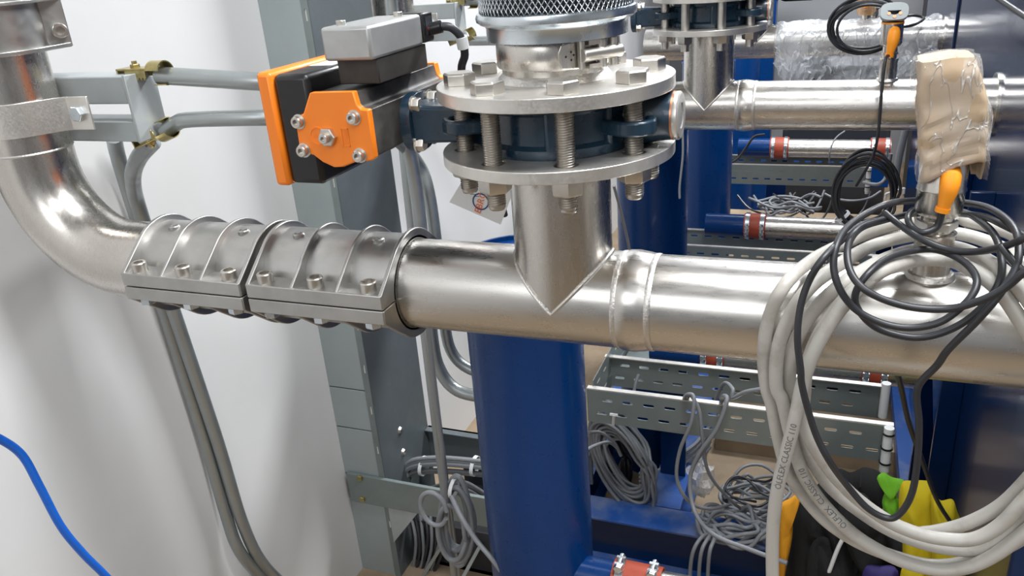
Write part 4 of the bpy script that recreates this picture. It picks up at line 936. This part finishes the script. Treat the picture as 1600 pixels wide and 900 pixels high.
# loops over the near tray
g = 'grey cables looping over the near tray'
cable('grey cable looping over the tray and down in a long bow', [P(*q, Y=y) for q, y in (((1068, 645), 1.50), ((1070, 620), 1.37), ((1084, 620), 1.345), ((1080, 660), 1.33), ((1062, 705), 1.33), ((1058, 750), 1.33), ((1078, 785), 1.34), ((1110, 795), 1.38), ((1140, 788), 1.45))], .0036, GCAB)
cable('grey cable looping over the tray and falling right to the heap', [P(*q, Y=y) for q, y in (((1078, 640), 1.50), ((1076, 616), 1.37), ((1092, 640), 1.345), ((1098, 690), 1.34), ((1108, 740), 1.36), ((1140, 780), 1.42), ((1165, 800), 1.50))], .0034, GCAB)
cable('grey cable running from the tray top down and out along the floor', [P(*q, Y=y) for q, y in (((1128, 650), 1.50), ((1128, 622), 1.38), ((1136, 625), 1.345), ((1120, 670), 1.33), ((1092, 710), 1.33), ((1078, 750), 1.33), ((1086, 800), 1.30), ((1115, 835), 1.24), ((1170, 858), 1.22), ((1230, 880), 1.20))], .0042, GCAB)
cable('grey cable crossing from the tray to the off-white coil', [P(*q, Y=y) for q, y in (((1112, 640), 1.45), ((1130, 600), 1.42), ((1145, 608), 1.38), ((1144, 622), 1.37), ((1165, 612), 1.36), ((1200, 606), 1.36))], .0036, GCAB)
cable('short grey cable end sticking up from the near tray', [P(998, 585, Y=1.48), P(993, 600, Y=1.47), P(989, 620, Y=1.46), P(985, 640, Y=1.45)], .0036, GCAB)
for k in range(3):
    cable(('left', 'middle', 'right')[k] + ' one of three grey cables bowing over the blue beam', [P(1112, 835, Y=1.40), P(1098 + 9 * k, 838 + 2 * k, Y=1.36), P(1083 + 13 * k, 862, Y=1.33), P(1078 + 14 * k, 900, Y=1.33), P(1080 + 14 * k, 930, Y=1.33)], .0040, GCAB, group='grey cables bowing over the beam')
def heap(lab, px, py, Z, rx, ry, n, r, m, seed):
    rnd = random.Random(seed); c = P(px, py, Z=Z); pts = []
    for i in range(n):
        sx, sy = rx * rnd.uniform(.45, 1.1), ry * rnd.uniform(.45, 1.1); dx, dy = rnd.uniform(-.4, .4) * rx, rnd.uniform(-.4, .4) * ry; ph = rnd.uniform(0, .6)
        for k in range(9):
            a = 2 * PI * k / 9 + ph; pts.append(c + Vector((sx * math.cos(a) + dx, sy * math.sin(a) + dy, r + rnd.uniform(0, .05) * (1 - .5 * i / n))))
    return tag(MB().tube(spline(pts, 4), r, 7).build('cable_coil', m, ang=80), lab, 'cable coil')
heap('tangled heap of grey cable on the floor behind the blue beam', 1175, 800, -1.25, .085, .09, 12, .0040, GCAB, 3)
heap('flat coil of grey cable lying on the blue beam edge', 1150, 835, -1.18, .07, .05, 7, .0045, GCAB, 9)
heap('black cable offcut lying on top of the grey heap', 1170, 775, -1.19, .06, .05, 2, .0030, DCAB, 19)
for k in range(5):
    tag(MB().tube(spline([P(1000, 740 + 6 * k, Y=1.62), P(1030, 735 + 7 * k, Y=1.60), P(1055, 715 + 8 * k, Y=1.62), P(1085, 695 + 8 * k, Y=1.66), P(1110, 665 + 8 * k, Y=1.70)], 5), .0048, 8).build('cable', GCAB), 'grey cable passing behind the blue post under the tray', 'cable', 'grey cables behind the blue post')
cable('grey cable end leaving the hank to the left, upper one', [P(905, 680, Y=1.35), P(935, 675, Y=1.42), P(958, 690, Y=1.44), P(970, 712, Y=1.45)], .0036, GCAB)
cable('grey cable end leaving the hank to the left, lower one', [P(905, 712, Y=1.30), P(925, 698, Y=1.38), P(950, 691, Y=1.42), P(965, 700, Y=1.44)], .0036, GCAB)
tg = MB(); p = P(959, 648, Y=1.35); q = P(958, 664, Y=1.36); tg.cyl(p, q, .003, 10); tg.box(p + Vector((-.008, -.002, -.002)), p + Vector((.008, .002, .002)))
tag(tg.build('hanger_hook', WHITE), 'small white T shaped hook holding the hank to the tray', 'hook')
bg = P(1096, 775, Z=-1.25); o = MB()
for k in range(1):
    vs = []; fs = []
    for j in range(9):
        for i in range(14):
            a = 2 * PI * i / 14; ph = PI * j / 8; rr_ = .034; n_ = noise.noise(Vector((a * 2, ph * 3, 1))) * .5 + 1
            vs.append(bg + Vector((rr_ * math.sin(ph) * math.cos(a) * n_, rr_ * math.sin(ph) * math.sin(a) * n_, .05 + .045 * math.cos(ph) * n_)))
    for j in range(8):
        for i in range(14): fs.append((j * 14 + i, j * 14 + (i + 1) % 14, (j + 1) * 14 + (i + 1) % 14, (j + 1) * 14 + i))
    o.add(vs, fs)
tag(o.build('plastic_bag', film('bag_film', .5, (.8, .78, .74), 60), ang=20), 'small crumpled clear plastic bag on the dusty floor', 'bag')
# far clutter: thin wires between the middle branch pipes
rw = random.Random(21)
for k in range(7):
    x0 = 1160 + k * 24 + rw.uniform(-12, 12); w_ = rw.uniform(50, 110); sg = rw.uniform(10, 40); yy = rw.uniform(298, 312)
    tag(MB().tube(spline([P(x0, yy, Y=2.75), P(x0 + w_ * .2, yy + sg * .7, Y=2.72), P(x0 + w_ * .5, yy + sg, Y=2.70), P(x0 + w_ * .8, yy + sg * .6, Y=2.74), P(x0 + w_, yy - 4, Y=2.78)], 5), .0035, 7).build('cable', GCAB if k % 2 else DCAB), 'thin cable sagging above the middle branch pipe', 'cable', 'thin cables sagging above the middle branch pipe')
heap('grey and dark cable heap behind the middle branch pipe', 1230, 330, -.88, .10, .06, 6, .0040, GCAB, 33)
cable('thin dark cable curling from the far column to its branch pipe', [P(1125, 262, Y=3.1), P(1150, 250, Y=3.05), P(1165, 232, Y=3.0), P(1178, 214, Y=3.0), P(1195, 210, Y=3.0)], .0045, DCAB)
cable('thin grey wire tied round the far branch pipe', [P(1296, 255, Y=2.95), P(1297, 235, Y=2.95), P(1306, 216, Y=2.98), P(1320, 205, Y=3.0)], .003, GCAB)
cable('grey cable rising beside the tank behind the black coil', [P(1398, 290, Y=2.6), P(1404, 250, Y=2.6), P(1412, 215, Y=2.6), P(1420, 185, Y=2.6)], .010, GCAB)
cable('grey cable leaving the farthest tray end to the right', [P(1350, 285, Y=3.0), P(1372, 288, Y=2.9), P(1385, 275, Y=2.9), P(1392, 240, Y=2.9)], .006, GCAB)
zp = MB(); p0 = P(1384, 303, Y=1.75); p1 = P(1413, 294, Y=1.75); zp.cyl(p0, p1, .0022, 8); zp.cyl(p0, p0 + Vector((0, 0, -.012)), .0022, 8); zp.cyl(p1, p1 + Vector((0, 0, -.012)), .0022, 8)
tag(zp.build('cable_tie', WHITE), 'white zip tie beside the black cable coil', 'cable tie')
cable('black cable running down across the top right corner', [P(1545, -12, Y=1.2), P(1575, 8, Y=1.15), P(1605, 28, Y=1.1)], .0034, DCAB)

# ------------------------------------------------------------------ hanging tag
tp = [P(722, 283, Y=.755), P(806, 288, Y=.755), P(782, 351, Y=.755), P(702, 316, Y=.755)]
ct = empty('hanging_tag', tp[0], 'white paper tag with orange and navy round logo under the flange', 'tag')
ux = (tp[1] - tp[0]).normalized(); nn = Vector((0, -1, 0)); uy = Vector((-(ux.z), 0, ux.x))
MB().add([p for p in tp] + [p + Vector((0, .0008, 0)) for p in tp], [(0, 1, 2, 3), (7, 6, 5, 4), (0, 4, 5, 1), (1, 5, 6, 2), (2, 6, 7, 3), (3, 7, 4, 0)]).build('card', PAPER, ct)
lc = P(751, 315, Y=.7545)
MB(MX(lc, (1, 0, 0), (0, 0, 1), (0, -1, 0))).plate(circ(.0094, 40), [circ(.0080, 40)], 0, .0002).build('logo_ring', INKN, ct)
an = math.radians(68); ex = Vector((math.cos(an), 0, math.sin(an))); ey = Vector((-math.sin(an), 0, math.cos(an)))
flat_text('EBRO', .0105, MX(lc - ex * .0135 - ey * .0036 + Vector((0, -.0004, 0)), ex, ey, (0, -1, 0)), 'logo_text', INKO, ct, .0003)
for k in range(4):
    a0_ = P(723 + 6 * k, 298 + k * 3, Y=.7545); MB().box(a0_ + Vector((0, -.0002, 0)), a0_ + Vector((.006, 0, .0007))).build('small_print', PRINT, ct)

# ------------------------------------------------------------------ plastic wrap over the third manifold
Y3 = Y1 + 2 * SP
wr = MB(); vs = []; fs = []; NX = 110; NP = 44
x0, x1 = -.165, .235
for i in range(NX + 1):
    u_ = i / NX; x = x0 + (x1 - x0) * u_
    drop = .075 * min(u_ / .12, 1) * (.85 + .3 * noise.noise(Vector((u_ * 6, 0, 0)))); drop *= 1 if u_ < .72 else max(.25, 1 - (u_ - .72) * 3)
    for j in range(NP + 1):
        t_ = j / NP
        if t_ < .55:
            a = math.radians(200) - math.radians(200 + 5) * t_ / .55; rr_ = .050; y = -rr_ * math.cos(PI - a) * -1; z = rr_ * math.sin(a)
            y = rr_ * math.cos(a) * -1 * -1
            v = Vector((x, Y3 - rr_ * math.cos(a) * 1.0, PZ + z))
            v = Vector((x, Y3 + rr_ * math.cos(math.radians(-10) + math.radians(200) * t_ / .55), PZ + rr_ * math.sin(math.radians(-10) + math.radians(200) * t_ / .55)))
        else:
            s_ = (t_ - .55) / .45; v = Vector((x, Y3 - .050 - .01 * s_, PZ - .009 - (drop + .04) * s_))
        am = .004 + .014 * max(0, t_ - .5)
        k = noise.noise_vector(Vector((x * 26, t_ * 5, 3.3))) * am + noise.noise_vector(Vector((x * 90, t_ * 16, 7.1))) * am * .6
        up = .018 * max(0, noise.noise(Vector((x * 14, 2.2, 0)))) if t_ < .55 else 0
        vs.append(v + k + Vector((0, 0, up + abs(k.z))))
for i in range(NX):
    for j in range(NP): fs.append((i * (NP + 1) + j, (i + 1) * (NP + 1) + j, (i + 1) * (NP + 1) + j + 1, i * (NP + 1) + j + 1))
tag(wr.add(vs, fs).build('plastic_wrap', WRAP, ang=14), 'crinkled clear plastic sheet draped over the farthest manifold pipe', 'plastic sheet')

# ------------------------------------------------------------------ workwear heap on the floor
def cloth(name, lab, cat, outline, Yc, m, thick=.05, seed=0, amp=.02, parent=None):
    """a crumpled lump of fabric: outline in the photograph's pixels at depth Yc, with folds and real thickness"""
    pts = [P(x, y, Y=Yc) for x, y in outline]; pts = spline(pts, 4, True); c = sum(pts, Vector()) / len(pts)
    vs = []; fs = []; NR_ = 9; N = len(pts)
    for side in (1, -1):
        for j in range(NR_ + 1):
            s_ = j / NR_
            for p in pts:
                v = c + (p - c) * s_; bulge = thick * math.sqrt(max(0, 1 - s_ ** 2.5))
                k = .25 * noise.noise(Vector((v.x * 90 + seed, v.z * 60, seed + 9))) + noise.noise(Vector((v.x * 16 + seed, v.z * 9, seed))) + .5 * noise.noise(Vector((v.x * 40 + seed, v.z * 24, seed)))
                rdg = (1 - abs(noise.noise(Vector((v.x * 22 + v.z * 12, v.z * 10 - v.x * 6, seed + 4)))) * 2) * .5
                vs.append(v + Vector((0, -side * (bulge + (k + rdg) * amp * (1 - s_ ** 4)) - v.z * 0, 0)))
    off = (NR_ + 1) * N
    for sd_ in (0, off):
        for j in range(NR_):
            for i in range(N): fs.append((sd_ + j * N + i, sd_ + j * N + (i + 1) % N, sd_ + (j + 1) * N + (i + 1) % N, sd_ + (j + 1) * N + i))
    for i in range(N): fs.append((NR_ * N + i, NR_ * N + (i + 1) % N, off + NR_ * N + (i + 1) % N, off + NR_ * N + i))
    o = MB().add(vs, fs).build(name, m, parent, ang=60)
    if parent is None: tag(o, lab, cat)
    return o
jk = empty('work_jacket', P(1320, 880, Y=1.30), 'black work jacket with amber edge and lime patch heaped behind the coil', 'jacket')
cloth('jacket_body', '', '', [(1240, 800), (1265, 770), (1290, 745), (1310, 732), (1328, 738), (1340, 734), (1352, 730), (1375, 738), (1385, 760), (1378, 800), (1395, 830), (1420, 870), (1430, 1000), (1440, 1120), (1330, 1150), (1240, 1120), (1235, 1000), (1225, 880)], 1.30, FABK, .06, 1, .045, jk)
cloth('amber_edge', '', '', [(1220, 790), (1236, 778), (1248, 768), (1252, 775), (1240, 800), (1238, 840), (1230, 880), (1222, 920), (1214, 900), (1216, 840)], 1.25, FABO, .018, 2, .008, jk)
cloth('lime_patch', '', '', [(1370, 748), (1380, 738), (1392, 745), (1412, 750), (1405, 758), (1396, 768), (1406, 786), (1404, 805), (1396, 818), (1384, 808), (1378, 785), (1382, 768)], 1.225, FABL, .012, 3, .014, jk)
cloth('sleeve_fold', '', '', [(1268, 850), (1285, 838), (1300, 848), (1306, 880), (1300, 930), (1262, 930), (1258, 890)], 1.24, FABK, .022, 5, .02, jk)
cloth('sleeve_fold', '', '', [(1310, 790), (1345, 770), (1370, 800), (1385, 850), (1365, 900), (1330, 870)], 1.235, FABK, .02, 15, .025, jk)
MB().tube(spline([P(1319, 838, Y=1.205), P(1308, 860, Y=1.205), P(1294, 898, Y=1.205)], 5), [.0015] + [.0035] * 9 + [.002], 8).build('white_stripe', WHITE, jk)
yb = empty('yellow_vest', P(1450, 850, Y=1.20), 'bright yellow folded vest lying right of the black jacket', 'vest')
cloth('vest_body', '', '', [(1408, 756), (1425, 751), (1452, 752), (1458, 765), (1461, 790), (1462, 830), (1464, 900), (1464, 1000), (1415, 1000), (1410, 850), (1404, 800)], 1.20, FABY, .022, 6, .012, yb)
cloth('vest_flap', '', '', [(1455, 772), (1470, 782), (1488, 780), (1496, 800), (1506, 830), (1510, 900), (1490, 1000), (1458, 1000), (1456, 840)], 1.17, FABY, .020, 7, .012, yb)
cloth('purple_cloth', 'purple cloth with white edge at the bottom under the coil', 'cloth', [(1350, 888), (1375, 886), (1400, 888), (1405, 910), (1400, 940), (1350, 940)], 1.20, FABP, .012, 8, .008)
cloth('yellow_cloth', 'yellow fabric corner peeping out at the bottom under the coil', 'cloth', [(1412, 880), (1440, 886), (1445, 900), (1440, 940), (1405, 940)], 1.16, FABY, .010, 9, .006)
